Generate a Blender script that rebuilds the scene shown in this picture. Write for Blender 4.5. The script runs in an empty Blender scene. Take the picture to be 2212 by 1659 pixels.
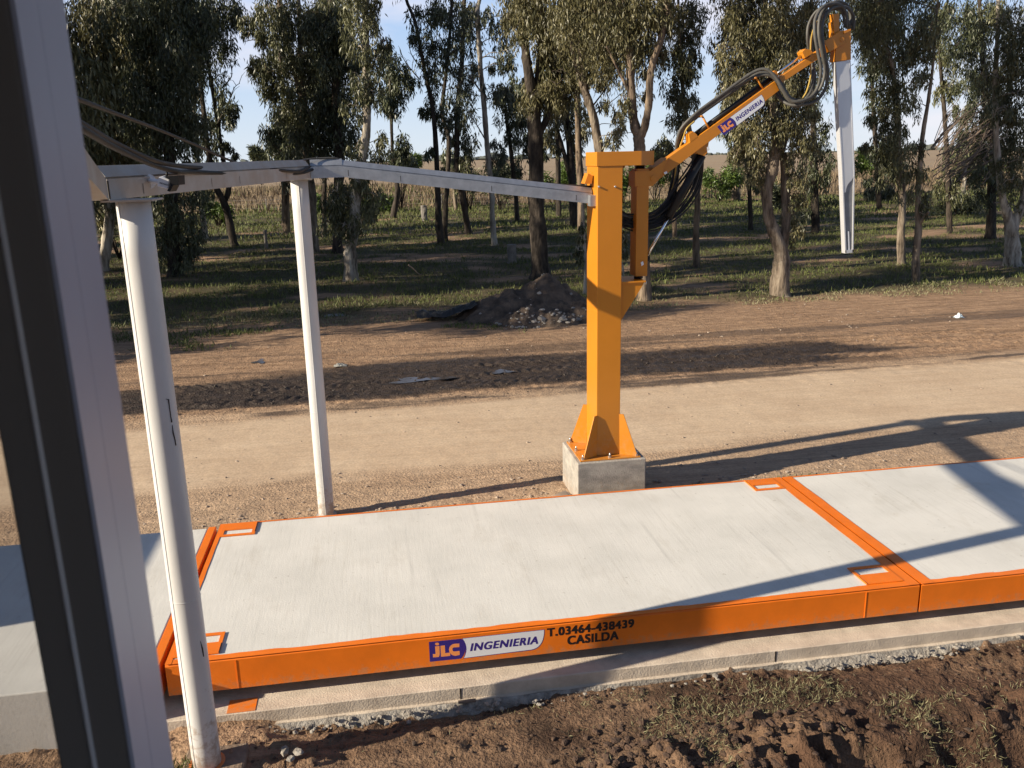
import bpy, bmesh, math, random
import numpy as np
from mathutils import Vector, Matrix
random.seed(7); rng = np.random.default_rng(11)
R_ = math.radians
scene = bpy.context.scene
COL = scene.collection

# ------------------------------------------------------------------ camera, sky, sun, exposure
CAM = np.array([1.9855, -6.959, 4.184]); FPX = 857.73; YAW, PITCH, ROLL = 0.1579, 0.2587, -0.0224
cam = bpy.data.cameras.new('camera'); camo = bpy.data.objects.new('camera', cam); COL.objects.link(camo)
cam.sensor_width = 36.0; cam.lens = FPX / 1024 * 36.0; cam.clip_start = 0.02; cam.clip_end = 9000
def cam_basis():
    cy, sy, cp, sp = math.cos(YAW), math.sin(YAW), math.cos(PITCH), math.sin(PITCH)
    w = np.array([sy*cp, cy*cp, -sp]); r0 = np.array([cy, -sy, 0.0]); u0 = np.cross(r0, w)
    c, s = math.cos(ROLL), math.sin(ROLL)
    return c*r0 + s*u0, -s*r0 + c*u0, w
CR, CU, CW = cam_basis()
camo.matrix_world = Matrix(((CR[0], CU[0], -CW[0], CAM[0]), (CR[1], CU[1], -CW[1], CAM[1]), (CR[2], CU[2], -CW[2], CAM[2]), (0, 0, 0, 1)))
cam.dof.use_dof = True; cam.dof.focus_distance = 13.0; cam.dof.aperture_fstop = 14.0
scene.camera = camo

SUN_DIR = Vector((-1.0, -0.195, 1.019 * math.tan(R_(23.6)))).normalized()   # towards the sun
world = bpy.data.worlds.new('World'); scene.world = world; world.use_nodes = True
def build_sky():
    nt = world.node_tree; nt.nodes.clear()
    N = nt.nodes.new; L = nt.links.new
    out = N('ShaderNodeOutputWorld'); bg = N('ShaderNodeBackground'); bg.inputs[1].default_value = 0.075
    sky = N('ShaderNodeTexSky'); sky.sky_type = 'NISHITA'; sky.sun_disc = False
    sky.sun_elevation = math.asin(SUN_DIR.z); sky.sun_rotation = math.atan2(SUN_DIR.x, SUN_DIR.y)
    sky.air_density = 1.0; sky.dust_density = 0.25; sky.ozone_density = 2.2
    tc = N('ShaderNodeTexCoord'); mp = N('ShaderNodeMapping'); mp.inputs['Scale'].default_value = (2.2, 2.2, 6.5); mp.inputs['Location'].default_value = (3.3, 1.2, 0.4)
    nz = N('ShaderNodeTexNoise'); nz.inputs['Scale'].default_value = 1.6; nz.inputs['Detail'].default_value = 6; nz.inputs['Roughness'].default_value = 0.55
    rp = N('ShaderNodeValToRGB'); rp.color_ramp.elements[0].position = 0.46; rp.color_ramp.elements[1].position = 0.68
    rp.color_ramp.elements[1].color = (0.75, 0.75, 0.75, 1)
    mix = N('ShaderNodeMix'); mix.data_type = 'RGBA'; mix.inputs['B'].default_value = (7.2, 6.7, 7.0, 1)
    L(tc.outputs['Generated'], mp.inputs[0]); L(mp.outputs[0], nz.inputs['Vector']); L(nz.outputs['Fac'], rp.inputs[0])
    sx = N('ShaderNodeSeparateXYZ'); L(tc.outputs['Generated'], sx.inputs[0])
    gr = N('ShaderNodeValToRGB'); e = gr.color_ramp.elements; e[0].position = 0.0; e[0].color = (.78, .88, 1.0, 1); e[1].position = .6; e[1].color = (.10, .16, .30, 1); x = e.new(.16); x.color = (.46, .66, 1.0, 1); x = e.new(.33); x.color = (.19, .28, .46, 1)
    L(sx.outputs['Z'], gr.inputs[0]); ml = N('ShaderNodeMix'); ml.data_type = 'RGBA'; ml.blend_type = 'MULTIPLY'; ml.inputs['Factor'].default_value = 1; ml.inputs['B'].default_value = (6.9, 6.9, 6.9, 1); L(gr.outputs[0], ml.inputs['A'])
    m2 = N('ShaderNodeMix'); m2.data_type = 'RGBA'; m2.inputs['Factor'].default_value = .88; L(sky.outputs[0], m2.inputs['A']); L(ml.outputs['Result'], m2.inputs['B'])
    mr = N('ShaderNodeMapRange'); mr.inputs['From Min'].default_value = .14; mr.inputs['From Max'].default_value = .32; mr.inputs['To Min'].default_value = 1; mr.inputs['To Max'].default_value = .12; L(sx.outputs['Z'], mr.inputs[0]); mm = N('ShaderNodeMath'); mm.operation = 'MULTIPLY'; L(rp.outputs[0], mm.inputs[0]); L(mr.outputs[0], mm.inputs[1])
    L(mm.outputs[0], mix.inputs['Factor']); L(m2.outputs['Result'], mix.inputs['A']); L(mix.outputs['Result'], bg.inputs[0]); L(bg.outputs[0], out.inputs[0])
build_sky()
sl = bpy.data.lights.new('sun', 'SUN'); sl.energy = 5.0; sl.angle = R_(0.55); sl.color = (1.0, 0.88, 0.69)
so = bpy.data.objects.new('sun', sl); COL.objects.link(so); so.rotation_euler = SUN_DIR.to_track_quat('Z', 'Y').to_euler()
scene.view_settings.view_transform = 'Standard'; scene.view_settings.look = 'None'
scene.view_settings.exposure = 0.88; scene.view_settings.gamma = 1.0

# ------------------------------------------------------------------ helpers
PS = 1024 / 2212.0                       # the photograph was measured on a 2212 px wide view
def ray(u, v):
    return ((u*PS-512)/FPX)*CR - ((v*PS-384)/FPX)*CU + CW
def at_y(u, v, Y):
    d = ray(u, v); return CAM + d*((Y-CAM[1])/d[1])
def at_z(u, v, z):
    d = ray(u, v); return CAM + d*((z-CAM[2])/d[2])
GZ = -0.45                               # ground level (deck top is 0)

def hash2(ix, iy, seed):
    h = (ix.astype(np.int64)*374761393 + iy.astype(np.int64)*668265263 + seed*974634777) & 0xffffffff
    h = ((h ^ (h >> 13))*1274126177) & 0xffffffff
    return ((h ^ (h >> 16)) & 0xffff)/65535.0
def vnoise(x, y, seed=0):
    ix, iy = np.floor(x), np.floor(y); fx, fy = x-ix, y-iy
    fx = fx*fx*(3-2*fx); fy = fy*fy*(3-2*fy)
    a, b, c, d = hash2(ix, iy, seed), hash2(ix+1, iy, seed), hash2(ix, iy+1, seed), hash2(ix+1, iy+1, seed)
    return (a*(1-fx)+b*fx)*(1-fy) + (c*(1-fx)+d*fx)*fy
def fbm(x, y, seed=0, octv=4, gain=0.5):
    s = 0; a = 1; t = 0
    for i in range(octv):
        s = s + a*vnoise(x*2**i, y*2**i, seed+i*17); t += a; a *= gain
    return s/t
def sstep(a, b, x):
    t = np.clip((x-a)/(b-a), 0, 1); return t*t*(3-2*t)

class MB:
    def __init__(s): s.v = []; s.f = []; s.sm = []
    def add(s, vs, fs, smooth=False):
        o = len(s.v); s.v += [tuple(map(float, p)) for p in vs]; s.f += [tuple(i+o for i in f) for f in fs]; s.sm += [smooth]*len(fs)
        return s
    def box(s, x0, x1, y0, y1, z0, z1):
        vs = [(x, y, z) for z in (z0, z1) for x, y in ((x0, y0), (x1, y0), (x1, y1), (x0, y1))]
        return s.add(vs, [(0, 3, 2, 1), (4, 5, 6, 7), (0, 1, 5, 4), (1, 2, 6, 5), (2, 3, 7, 6), (3, 0, 4, 7)])
    def prism(s, pts, d):                 # planar polygon (3-D points) pushed along d
        n = len(pts); d = np.array(d, float); a = [np.array(p, float) for p in pts]; b = [p+d for p in a]
        nrm = np.zeros(3)
        for i in range(n): nrm += np.cross(a[i]-a[0], a[(i+1) % n]-a[0])
        f = [tuple(range(n)), tuple(range(2*n-1, n-1, -1))] + [(i, i+n, (i+1) % n+n, (i+1) % n) for i in range(n)]
        if nrm @ d > 0: f = [tuple(reversed(q)) for q in f]
        return s.add(a+b, f)
    def tube(s, path, rad, seg=8, cap=True, wob=0.0, ridge=0.0, seed=0, smooth=True):
        P = [np.array(p, float) for p in path]; n = len(P)
        if not hasattr(rad, '__len__'): rad = [rad]*n
        vs = []; prev = None; r_ = random.Random(seed)
        for i in range(n):
            t = P[min(i+1, n-1)]-P[max(i-1, 0)]; t = t/(np.linalg.norm(t)+1e-9)
            a = prev if prev is not None else (np.array([1., 0, 0]) if abs(t[0]) < .8 else np.array([0, 1., 0]))
            a = a - t*(a@t); a /= np.linalg.norm(a)+1e-9; b = np.cross(t, a); prev = a
            for k in range(seg):
                g = 2*math.pi*k/seg; rr = rad[i]*(1+wob*(r_.random()-.5)+ridge*math.sin(3*g+i*.35+seed))
                vs.append(P[i]+rr*(math.cos(g)*a+math.sin(g)*b))
        fs = [(i*seg+k, i*seg+(k+1) % seg, (i+1)*seg+(k+1) % seg, (i+1)*seg+k) for i in range(n-1) for k in range(seg)]
        s.add(vs, fs, smooth)
        if cap:
            o = len(s.v)-n*seg
            s.f.append(tuple(o+k for k in reversed(range(seg)))); s.f.append(tuple(o+(n-1)*seg+k for k in range(seg))); s.sm += [False, False]
        return s
    def cyl(s, a, b, r, seg=16, r2=None): return s.tube([a, b], [r, r if r2 is None else r2], seg)
    def rock(s, c, r, seed):
        q = random.Random(seed); t = (1+5**.5)/2
        vs = [(-1, t, 0), (1, t, 0), (-1, -t, 0), (1, -t, 0), (0, -1, t), (0, 1, t), (0, -1, -t), (0, 1, -t), (t, 0, -1), (t, 0, 1), (-t, 0, -1), (-t, 0, 1)]
        fs = [(0, 11, 5), (0, 5, 1), (0, 1, 7), (0, 7, 10), (0, 10, 11), (1, 5, 9), (5, 11, 4), (11, 10, 2), (10, 7, 6), (7, 1, 8), (3, 9, 4), (3, 4, 2), (3, 2, 6), (3, 6, 8), (3, 8, 9), (4, 9, 5), (2, 4, 11), (6, 2, 10), (8, 6, 7), (9, 8, 1)]
        sx, sy, sz = q.uniform(.7, 1.3), q.uniform(.7, 1.3), q.uniform(.4, .8); g = q.uniform(0, 6.3); cg, sg = math.cos(g), math.sin(g)
        o = []
        for x, y, z in vs:
            k = r/1.9*q.uniform(.75, 1.2); x, y, z = x*sx*k, y*sy*k, z*sz*k
            o.append((c[0]+x*cg-y*sg, c[1]+x*sg+y*cg, c[2]+z))
        return s.add(o, fs)
    def build(s, name, mat, parent=None, bevel=0.0):
        me = bpy.data.meshes.new(name); me.from_pydata(s.v, [], s.f)
        me.polygons.foreach_set('use_smooth', s.sm); me.materials.append(mat); me.update()
        ob = bpy.data.objects.new(name, me); COL.objects.link(ob)
        if bevel:
            m = ob.modifiers.new('bevel', 'BEVEL'); m.width = bevel; m.segments = 2; m.limit_method = 'ANGLE'; m.angle_limit = R_(40)
        if parent is not None: attach(ob, parent)
        return ob
def attach(ob, parent):
    ob.parent = parent; q = parent; m = Matrix.Identity(4)
    while q is not None: m = Matrix.Translation(q.location) @ m; q = q.parent
    if parent.type == 'EMPTY': ob.matrix_parent_inverse = m.inverted()
def tag(o, label, cat, group=None):
    o['label'] = label; o['category'] = cat
    if group: o['group'] = group
    return o
def thing(name, loc, label, cat, group=None):
    o = bpy.data.objects.new(name, None); o.location = loc; o.empty_display_size = .2; COL.objects.link(o); return tag(o, label, cat, group)
def structure(o): o['kind'] = 'structure'; return o
def stuff(o): o['kind'] = 'stuff'; return o

# ------------------------------------------------------------------ materials
def mat(name, base=(.5, .5, .5), rough=.6, metal=0.0, var=.0, vscale=6.0, bump=0.0, bscale=30.0, stretch=(1, 1, 1), col2=None, spec=.5, detail=5):
    m = bpy.data.materials.new(name); m.use_nodes = True; nt = m.node_tree; N = nt.nodes.new; L = nt.links.new
    b = nt.nodes['Principled BSDF']; b.inputs['Base Color'].default_value = (*base, 1); b.inputs['Roughness'].default_value = rough
    b.inputs['Metallic'].default_value = metal; b.inputs['Specular IOR Level'].default_value = spec
    tc = N('ShaderNodeTexCoord'); mp = N('ShaderNodeMapping'); mp.inputs['Scale'].default_value = stretch; L(tc.outputs['Object'], mp.inputs[0])
    if col2 is not None or var:
        c2 = col2 if col2 is not None else tuple(min(1, c*(1-var)) for c in base)
        n = N('ShaderNodeTexNoise'); n.inputs['Scale'].default_value = vscale; n.inputs['Detail'].default_value = detail; n.inputs['Roughness'].default_value = .62
        r = N('ShaderNodeValToRGB'); r.color_ramp.elements[0].position = .35; r.color_ramp.elements[1].position = .68
        r.color_ramp.elements[0].color = (*c2, 1); r.color_ramp.elements[1].color = (*base, 1)
        L(mp.outputs[0], n.inputs['Vector']); L(n.outputs['Fac'], r.inputs[0]); L(r.outputs[0], b.inputs['Base Color'])
    if bump:
        n2 = N('ShaderNodeTexNoise'); n2.inputs['Scale'].default_value = bscale; n2.inputs['Detail'].default_value = 6
        bp = N('ShaderNodeBump'); bp.inputs['Strength'].default_value = bump; bp.inputs['Distance'].default_value = .02
        L(mp.outputs[0], n2.inputs['Vector']); L(n2.outputs['Fac'], bp.inputs['Height']); L(bp.outputs[0], b.inputs['Normal'])
    return m
ORANGE = (0.82, 0.185, 0.008); AMBER = (0.53, 0.192, 0.012)
M = {}
M['orange'] = mat('deck orange paint', ORANGE, .42, var=.16, vscale=2.5, bump=.05, bscale=60)
M['amber'] = mat('amber machine paint', AMBER, .38, var=.08, vscale=1.5, bump=.02, bscale=25)
M['conc'] = mat('cast concrete', (.40, .37, .33), .85, col2=(.24, .225, .205), vscale=5, bump=.35, bscale=45, stretch=(1, 1, 1.8))
M['slab'] = mat('foundation concrete', (.60, .51, .41), .9, col2=(.42, .35, .28), vscale=4, bump=.3, bscale=60)
M['rough'] = mat('broken concrete', (.36, .33, .29), .95, col2=(.17, .15, .13), vscale=14, bump=.8, bscale=40)
M['white'] = mat('white pipe paint', (.60, .60, .595), .40, col2=(.52, .515, .505), vscale=3, stretch=(1, 1, .3))
def foot_dirt(m, z0, z1, col, amount):
    """mud splashed up from the ground: brown specks that thin out with height"""
    nt = m.node_tree; N = nt.nodes.new; L = nt.links.new; p = nt.nodes['Principled BSDF']; src = p.inputs['Base Color'].links[0].from_socket
    tc = N('ShaderNodeTexCoord'); sp = N('ShaderNodeSeparateXYZ'); L(tc.outputs['Object'], sp.inputs[0]); mr = N('ShaderNodeMapRange'); L(sp.outputs['Z'], mr.inputs[0])
    mr.inputs['From Min'].default_value = z0; mr.inputs['From Max'].default_value = z1; mr.inputs['To Min'].default_value = .62; mr.inputs['To Max'].default_value = .22
    n = N('ShaderNodeTexNoise'); n.inputs['Scale'].default_value = 14; n.inputs['Detail'].default_value = 7; n.inputs['Roughness'].default_value = .7; L(tc.outputs['Object'], n.inputs['Vector'])
    df = N('ShaderNodeMath'); df.operation = 'SUBTRACT'; L(mr.outputs[0], df.inputs[0]); L(n.outputs['Fac'], df.inputs[1])
    ml = N('ShaderNodeMath'); ml.operation = 'MULTIPLY'; ml.use_clamp = True; ml.inputs[1].default_value = 6; L(df.outputs[0], ml.inputs[0])
    am = N('ShaderNodeMath'); am.operation = 'MULTIPLY'; am.inputs[1].default_value = amount; L(ml.outputs[0], am.inputs[0])
    mx = N('ShaderNodeMix'); mx.data_type = 'RGBA'; mx.inputs['B'].default_value = (*col, 1); L(am.outputs[0], mx.inputs['Factor']); L(src, mx.inputs['A']); L(mx.outputs['Result'], p.inputs['Base Color'])
foot_dirt(M['white'], -.45, .75, (.30, .215, .15), .7); foot_dirt(M['conc'], -.45, .25, (.30, .215, .15), .6); foot_dirt(M['orange'], -.31, -.05, (.36, .22, .12), .45); foot_dirt(M['amber'], .1, 1.1, (.40, .25, .13), .30)
M['galv'] = mat('galvanised sheet', (.46, .47, .49), .42, metal=.75, col2=(.34, .35, .37), vscale=9, bump=.04, bscale=20)
M['galvold'] = mat('weathered galvanised sheet', (.47, .45, .42), .55, metal=.2, col2=(.40, .34, .285), vscale=4, bump=.05, bscale=20)
M['steel'] = mat('bright bolt steel', (.62, .61, .58), .3, metal=.9)
M['chrome'] = mat('polished rod', (.75, .77, .8), .16, metal=1.0)
M['probe'] = mat('brushed aluminium', (.60, .61, .64), .36, metal=.35, col2=(.53, .54, .57), vscale=5, stretch=(1, 1, .25))
M['probein'] = mat('dull grey lining', (.24, .25, .27), .5, metal=.3, col2=(.17, .17, .18), vscale=6)
M['black'] = mat('black rubber', (.010, .010, .011), .5, spec=.3)
M['hose'] = mat('grey corrugated hose', (.085, .081, .074), .6, col2=(.055, .053, .048), vscale=9)
M['sheath'] = mat('brown cable sheath', (.034, .025, .018), .6, col2=(.018, .014, .011), vscale=5)
M['yellow'] = mat('yellow cable', (.40, .27, .06), .5)
M['blue'] = mat('sign blue', (.035, .018, .20), .4); M['signwhite'] = mat('sign white', (.72, .73, .76), .4); M['ink'] = mat('black lettering', (.010, .007, .008), .5)
M['logoorange'] = mat('logo orange', (.85, .30, .09), .4)
M['darkframe'] = mat('dark brown frame paint', (.20, .185, .17), .42); M['frame'] = mat('grey frame paint with sky tint', (.52, .56, .70), .34, spec=.45, col2=(.46, .50, .63), vscale=3)  # frame grey has the blue of reflected sky put into its base colour
M['room'] = mat('dark cabin lining', (.38, .36, .34), .8); M['cladding'] = mat('cabin cladding', (.5, .5, .5), .6)
M['plasticwhite'] = mat('white plastic', (.80, .80, .82), .4); M['sheet'] = mat('black plastic sheet', (.010, .010, .011), .5, bump=.5, bscale=8)
M['stone'] = mat('grey stones', (.40, .37, .33), .9, col2=(.2, .18, .16), vscale=6); M['pebble'] = mat('tan pebbles', (.42, .34, .27), .9, col2=(.2, .15, .115), vscale=2)
M['heap'] = mat('dark dumped soil', (.165, .115, .080), .95, col2=(.045, .033, .025), vscale=3, bump=1.0, bscale=18, detail=9)
M['dead'] = mat('dead wood', (.23, .175, .135), .9, col2=(.13, .095, .075), vscale=4)
M['wood'] = mat('weathered post', (.22, .20, .18), .9, col2=(.12, .11, .10), vscale=5)
def water_mat():
    m = mat('muddy water', (.05, .038, .03), .10, spec=.35); return m
M['water'] = water_mat()
def glass_mat():
    m = bpy.data.materials.new('window glass'); m.use_nodes = True; nt = m.node_tree; nt.nodes.clear(); N = nt.nodes.new; L = nt.links.new
    o = N('ShaderNodeOutputMaterial'); t = N('ShaderNodeBsdfTransparent'); t.inputs[0].default_value = (.86, .86, .86, 1); g = N('ShaderNodeBsdfGlossy'); g.inputs['Roughness'].default_value = .01
    f = N('ShaderNodeFresnel'); f.inputs[0].default_value = 1.5; mx = N('ShaderNodeMixShader')
    L(f.outputs[0], mx.inputs[0]); L(t.outputs[0], mx.inputs[1]); L(g.outputs[0], mx.inputs[2]); L(mx.outputs[0], o.inputs[0]); return m
M['glass'] = glass_mat()
def bark(name, a, b, c, streak=.18):
    m = bpy.data.materials.new(name); m.use_nodes = True; nt = m.node_tree; N = nt.nodes.new; L = nt.links.new; p = nt.nodes['Principled BSDF']; p.inputs['Roughness'].default_value = .85
    p.inputs['Specular IOR Level'].default_value = .2
    tc = N('ShaderNodeTexCoord'); mp = N('ShaderNodeMapping'); mp.inputs['Scale'].default_value = (1, 1, streak); L(tc.outputs['Object'], mp.inputs[0])
    n = N('ShaderNodeTexNoise'); n.inputs['Scale'].default_value = 5.5; n.inputs['Detail'].default_value = 7; n.inputs['Roughness'].default_value = .65; L(mp.outputs[0], n.inputs['Vector'])
    r = N('ShaderNodeValToRGB'); e = r.color_ramp.elements; e[0].position = .36; e[0].color = (*c, 1); e[1].position = .62; e[1].color = (*a, 1); x = e.new(.49); x.color = (*b, 1)
    L(n.outputs['Fac'], r.inputs[0]); L(r.outputs[0], p.inputs['Base Color'])
    n2 = N('ShaderNodeTexNoise'); n2.inputs['Scale'].default_value = 14; n2.inputs['Detail'].default_value = 6; L(mp.outputs[0], n2.inputs['Vector'])
    bp = N('ShaderNodeBump'); bp.inputs['Strength'].default_value = .8; bp.inputs['Distance'].default_value = .05; L(n2.outputs['Fac'], bp.inputs['Height']); L(bp.outputs[0], p.inputs['Normal'])
    return m
BARK = {'dark': bark('dark rough bark', (.075, .060, .048), (.046, .037, .030), (.022, .018, .016), .3),
        'pale': bark('pale peeling bark', (.27, .225, .175), (.165, .13, .098), (.055, .043, .034)),
        'white': bark('white smooth bark', (.42, .385, .33), (.29, .255, .21), (.11, .09, .072)),
        'tan': bark('tan stringy bark', (.25, .19, .135), (.145, .108, .078), (.05, .038, .03))}
def leaf_mat(name, dark, light, transl=.25, rough=.45):
    m = bpy.data.materials.new(name); m.use_nodes = True; nt = m.node_tree; N = nt.nodes.new; L = nt.links.new; p = nt.nodes['Principled BSDF']; o = nt.nodes['Material Output']
    at = N('ShaderNodeAttribute'); at.attribute_name = 'tint'; mx = N('ShaderNodeMix'); mx.data_type = 'RGBA'
    mx.inputs['A'].default_value = (*dark, 1); mx.inputs['B'].default_value = (*light, 1); L(at.outputs['Fac'], mx.inputs['Factor']); L(mx.outputs['Result'], p.inputs['Base Color'])
    p.inputs['Roughness'].default_value = rough; tr = N('ShaderNodeBsdfTranslucent'); L(mx.outputs['Result'], tr.inputs[0])
    ms = N('ShaderNodeMixShader'); ms.inputs[0].default_value = transl; L(p.outputs[0], ms.inputs[1]); L(tr.outputs[0], ms.inputs[2]); L(ms.outputs[0], o.inputs[0]); return m
LEAF = {'olive': leaf_mat('olive gum leaves', (.042, .049, .020), (.205, .205, .105), .16), 'dark': leaf_mat('dark gum leaves', (.026, .034, .016), (.135, .150, .078), .14),
        'warm': leaf_mat('warm gum leaves', (.052, .053, .021), (.265, .235, .118), .16), 'grey': leaf_mat('grey green gum leaves', (.038, .048, .030), (.125, .140, .085), .14),
        'bush': leaf_mat('bright bush leaves', (.05, .085, .016), (.13, .19, .04)), 'dry': leaf_mat('dry grass blades', (.12, .085, .058), (.27, .205, .125), .12, .8),
        'green': leaf_mat('meadow grass blades', (.050, .068, .016), (.155, .175, .048), .25, .7), 'straw': leaf_mat('flattened straw blades', (.13, .125, .06), (.30, .28, .16), .2, .7)}

def deck_mat():
    """pale brushed concrete whose edges are painted orange with a ragged brush line (object coordinates; the deck spans 0..L by 0..3)"""
    m = bpy.data.materials.new('brushed deck concrete'); m.use_nodes = True; nt = m.node_tree; N = nt.nodes.new; L = nt.links.new; p = nt.nodes['Principled BSDF']; p.inputs['Roughness'].default_value = .8
    tc = N('ShaderNodeTexCoord')
    def noise(sc, scale, det=5, rough=.6):
        mp = N('ShaderNodeMapping'); mp.inputs['Scale'].default_value = sc; L(tc.outputs['Object'], mp.inputs[0])
        n = N('ShaderNodeTexNoise'); n.inputs['Scale'].default_value = scale; n.inputs['Detail'].default_value = det; n.inputs['Roughness'].default_value = rough; L(mp.outputs[0], n.inputs['Vector']); return n
    def ramp(src, stops):
        r = N('ShaderNodeValToRGB'); e = r.color_ramp.elements
        e[0].position, e[0].color = stops[0][0], (*stops[0][1], 1); e[1].position, e[1].color = stops[-1][0], (*stops[-1][1], 1)
        for q, c in stops[1:-1]: x = e.new(q); x.color = (*c, 1)
        L(src, r.inputs[0]); return r
    def mixc(f, a, b, mode='MIX'):
        x = N('ShaderNodeMix'); x.data_type = 'RGBA'; x.blend_type = mode
        for s, v in (('Factor', f), ('A', a), ('B', b)):
            if isinstance(v, (int, float)): x.inputs[s].default_value = v
            elif isinstance(v, tuple): x.inputs[s].default_value = (*v, 1)
            else: L(v, x.inputs[s])
        return x.outputs['Result']
    blot = ramp(noise((1, 1, 1), 1.1, 6).outputs['Fac'], [(.3, (.545, .53, .495)), (.62, (.64, .62, .58))])
    streak = ramp(noise((1, .045, 1), 9, 3, .5).outputs['Fac'], [(.27, (.86, .86, .86)), (.38, (1, 1, 1))])
    fine = ramp(noise((1, .03, 1), 40, 2, .5).outputs['Fac'], [(.28, (.93, .93, .93)), (.42, (1, 1, 1))])
    broom = ramp(noise((1, .012, 1), 22, 2, .4).outputs['Fac'], [(.465, (1, 1, 1)), (.488, (.86, .85, .83)), (.50, (.86, .85, .83)), (.52, (1, 1, 1))])
    gate = ramp(noise((1, .5, 1), .8, 3).outputs['Fac'], [(.42, (0, 0, 0)), (.68, (.9, .9, .9))])
    scuff = ramp(noise((1, .35, 1), 2.3, 7, .7).outputs['Fac'], [(.30, (.84, .82, .79)), (.46, (1, 1, 1))])
    spots = ramp(noise((1, 1, 1), 16, 3).outputs['Fac'], [(.27, (.62, .60, .57)), (.34, (1, 1, 1))])
    stain = ramp(noise((1, 1.6, 1), .9, 6).outputs['Fac'], [(.66, (1, 1, 1)), (.80, (.84, .76, .66))])
    c = mixc(1.0, blot.outputs[0], streak.outputs[0], 'MULTIPLY'); c = mixc(.45, c, fine.outputs[0], 'MULTIPLY'); c = mixc(.7, c, spots.outputs[0], 'MULTIPLY'); c = mixc(.8, c, stain.outputs[0], 'MULTIPLY'); c = mixc(.7, c, scuff.outputs[0], 'MULTIPLY'); c = mixc(gate.outputs[0], c, mixc(1.0, c, broom.outputs[0], 'MULTIPLY'))
    L(c, p.inputs['Base Color'])
    b1 = noise((1, .12, 1), 30, 6); b2 = noise((1, 1, 1), 55, 5); ad = N('ShaderNodeMath'); L(b1.outputs['Fac'], ad.inputs[0]); L(b2.outputs['Fac'], ad.inputs[1])
    bp = N('ShaderNodeBump'); bp.inputs['Strength'].default_value = .15; bp.inputs['Distance'].default_value = .010; L(ad.outputs[0], bp.inputs['Height']); L(bp.outputs[0], p.inputs['Normal'])
    return m
M['deck'] = deck_mat()

# ------------------------------------------------------------------ ground
def lin(a, b, st): return np.arange(a, b, st)
gx = np.concatenate([[-3000, -1200, -500, -250, -120, -70], lin(-45, -8, 1.2), lin(-8, -3, .3), lin(-3, 9.5, .036), lin(9.5, 18, .07), lin(18, 32, .16), lin(32, 80, 1.2), [90, 130, 250, 500, 1200, 3000]])
gy = np.concatenate([[-300, -60, -20, -8, -4], lin(-2.6, .04, .034), lin(.04, 3.2, .15), lin(3.2, 13.2, .042), lin(13.2, 20, .08), lin(20, 46, .3), lin(46, 100, .8), [105, 115, 130, 160, 220, 320, 500, 800, 1400, 3000]])
def ground_height(X, Y):
    h = np.full_like(X, GZ)
    near = sstep(.02, -.13, Y)                                        # worked soil in front of the weighbridge
    h -= near*(.125 - .10*np.exp(-((X-.5)/.55)**2) + .05*np.exp(-((Y+.30)/.16)**2)*(sstep(.2, 1.4, X)*sstep(3.8, 2.5, X)+sstep(5.0, 6.0, X)*sstep(8.2, 6.9, X)))
    h += near*(.06*(fbm(X*1.3, Y*1.3, 3)-.5) + .035*(fbm(X*5, Y*5, 5, 4, .62)-.5) + .026*(fbm(X*22, Y*22, 8, 2)-.5))
    h += near*.04*sstep(.58, .75, fbm(X*13, Y*13, 77, 2))*sstep(.35, .6, fbm(X*1.1, Y*1.4, 78))
    line = Y+1.02-.05*(X-4.5)+.14*(fbm(X*1.1, Y*0, 33)-.5)            # cut left by a digger bucket
    m = sstep(2.6, 3.8, X)*sstep(.10, -.12, line)
    ph = (X+.55*Y)/.27 + 2.2*fbm(X*.9, Y*1.6, 21); fl = np.floor(ph); fr = ph-fl; am = hash2(fl, fl*0, 17)
    saw = fr*(1-sstep(.70, .98, fr))/.72; brk = sstep(.36, .60, fbm(X*2.2, Y*2.6, 23))
    h += m*(.13*sstep(-.02, -.22, line)*am**1.3*(saw-.25)*2.0*brk + .10*(fbm(X*2.3, Y*2.3, 31)-.40) + .09*(fbm(X*7, Y*7, 35, 4, .6)-.5))
    h += m*.05*sstep(.56, .70, fbm(X*8, Y*8, 39, 2))
    h -= m*.30*sstep(-.42, -.72, line+.30*(fbm(X*2.6, Y*2.6, 37)-.5))*sstep(4.6, 5.8, X)
    road = sstep(4.2, 5.2, Y)*sstep(9.8, 9.2, Y)
    vergen = sstep(3.0, 3.4, Y)*sstep(5.6, 4.6, Y)
    h += vergen*(.035*(fbm(X*3, Y*3, 9)-.5)+.02*(fbm(X*12, Y*12, 12, 2)-.5))
    h += road*.010*(fbm(X*5, Y*5, 14)-.5)
    yc = Y - .06*X + .25*(fbm(X*.3, Y*0, 90)-.5)
    mud = sstep(9.2, 10.0, yc)*sstep(12.8, 12.0, yc)
    tread = np.abs(np.sin(math.pi*(X*4.2+.6*np.sin(yc*7))))*(.5+.5*np.sin(yc*8+fbm(X*.4, Y, 49)*3))
    h += mud*(.055*(fbm(X*.8, Y*6, 41)-.55) + .055*(fbm(X*5, Y*9, 43, 3)-.5) + .045*tread*sstep(.38, .55, fbm(X*.4, Y*2, 47)))
    dirt = sstep(8.8, 9.6, Y)*sstep(21, 18, Y)
    h += dirt*(.03*(fbm(X*.6, Y*4, 51)-.5) + .03*(fbm(X*4, Y*7, 53, 3)-.5) + .018*(fbm(X*11, Y*11, 59, 2)-.5))
    h += sstep(18, 20, Y)*sstep(90, 60, Y)*(.16*(fbm(X*.5, Y*.5, 61)-.5) + .06*(fbm(X*2, Y*2, 67, 2)-.5))
    h += 1.1*sstep(80, 90, Y)*(1-.4*sstep(95, 140, Y))
    return h
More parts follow.
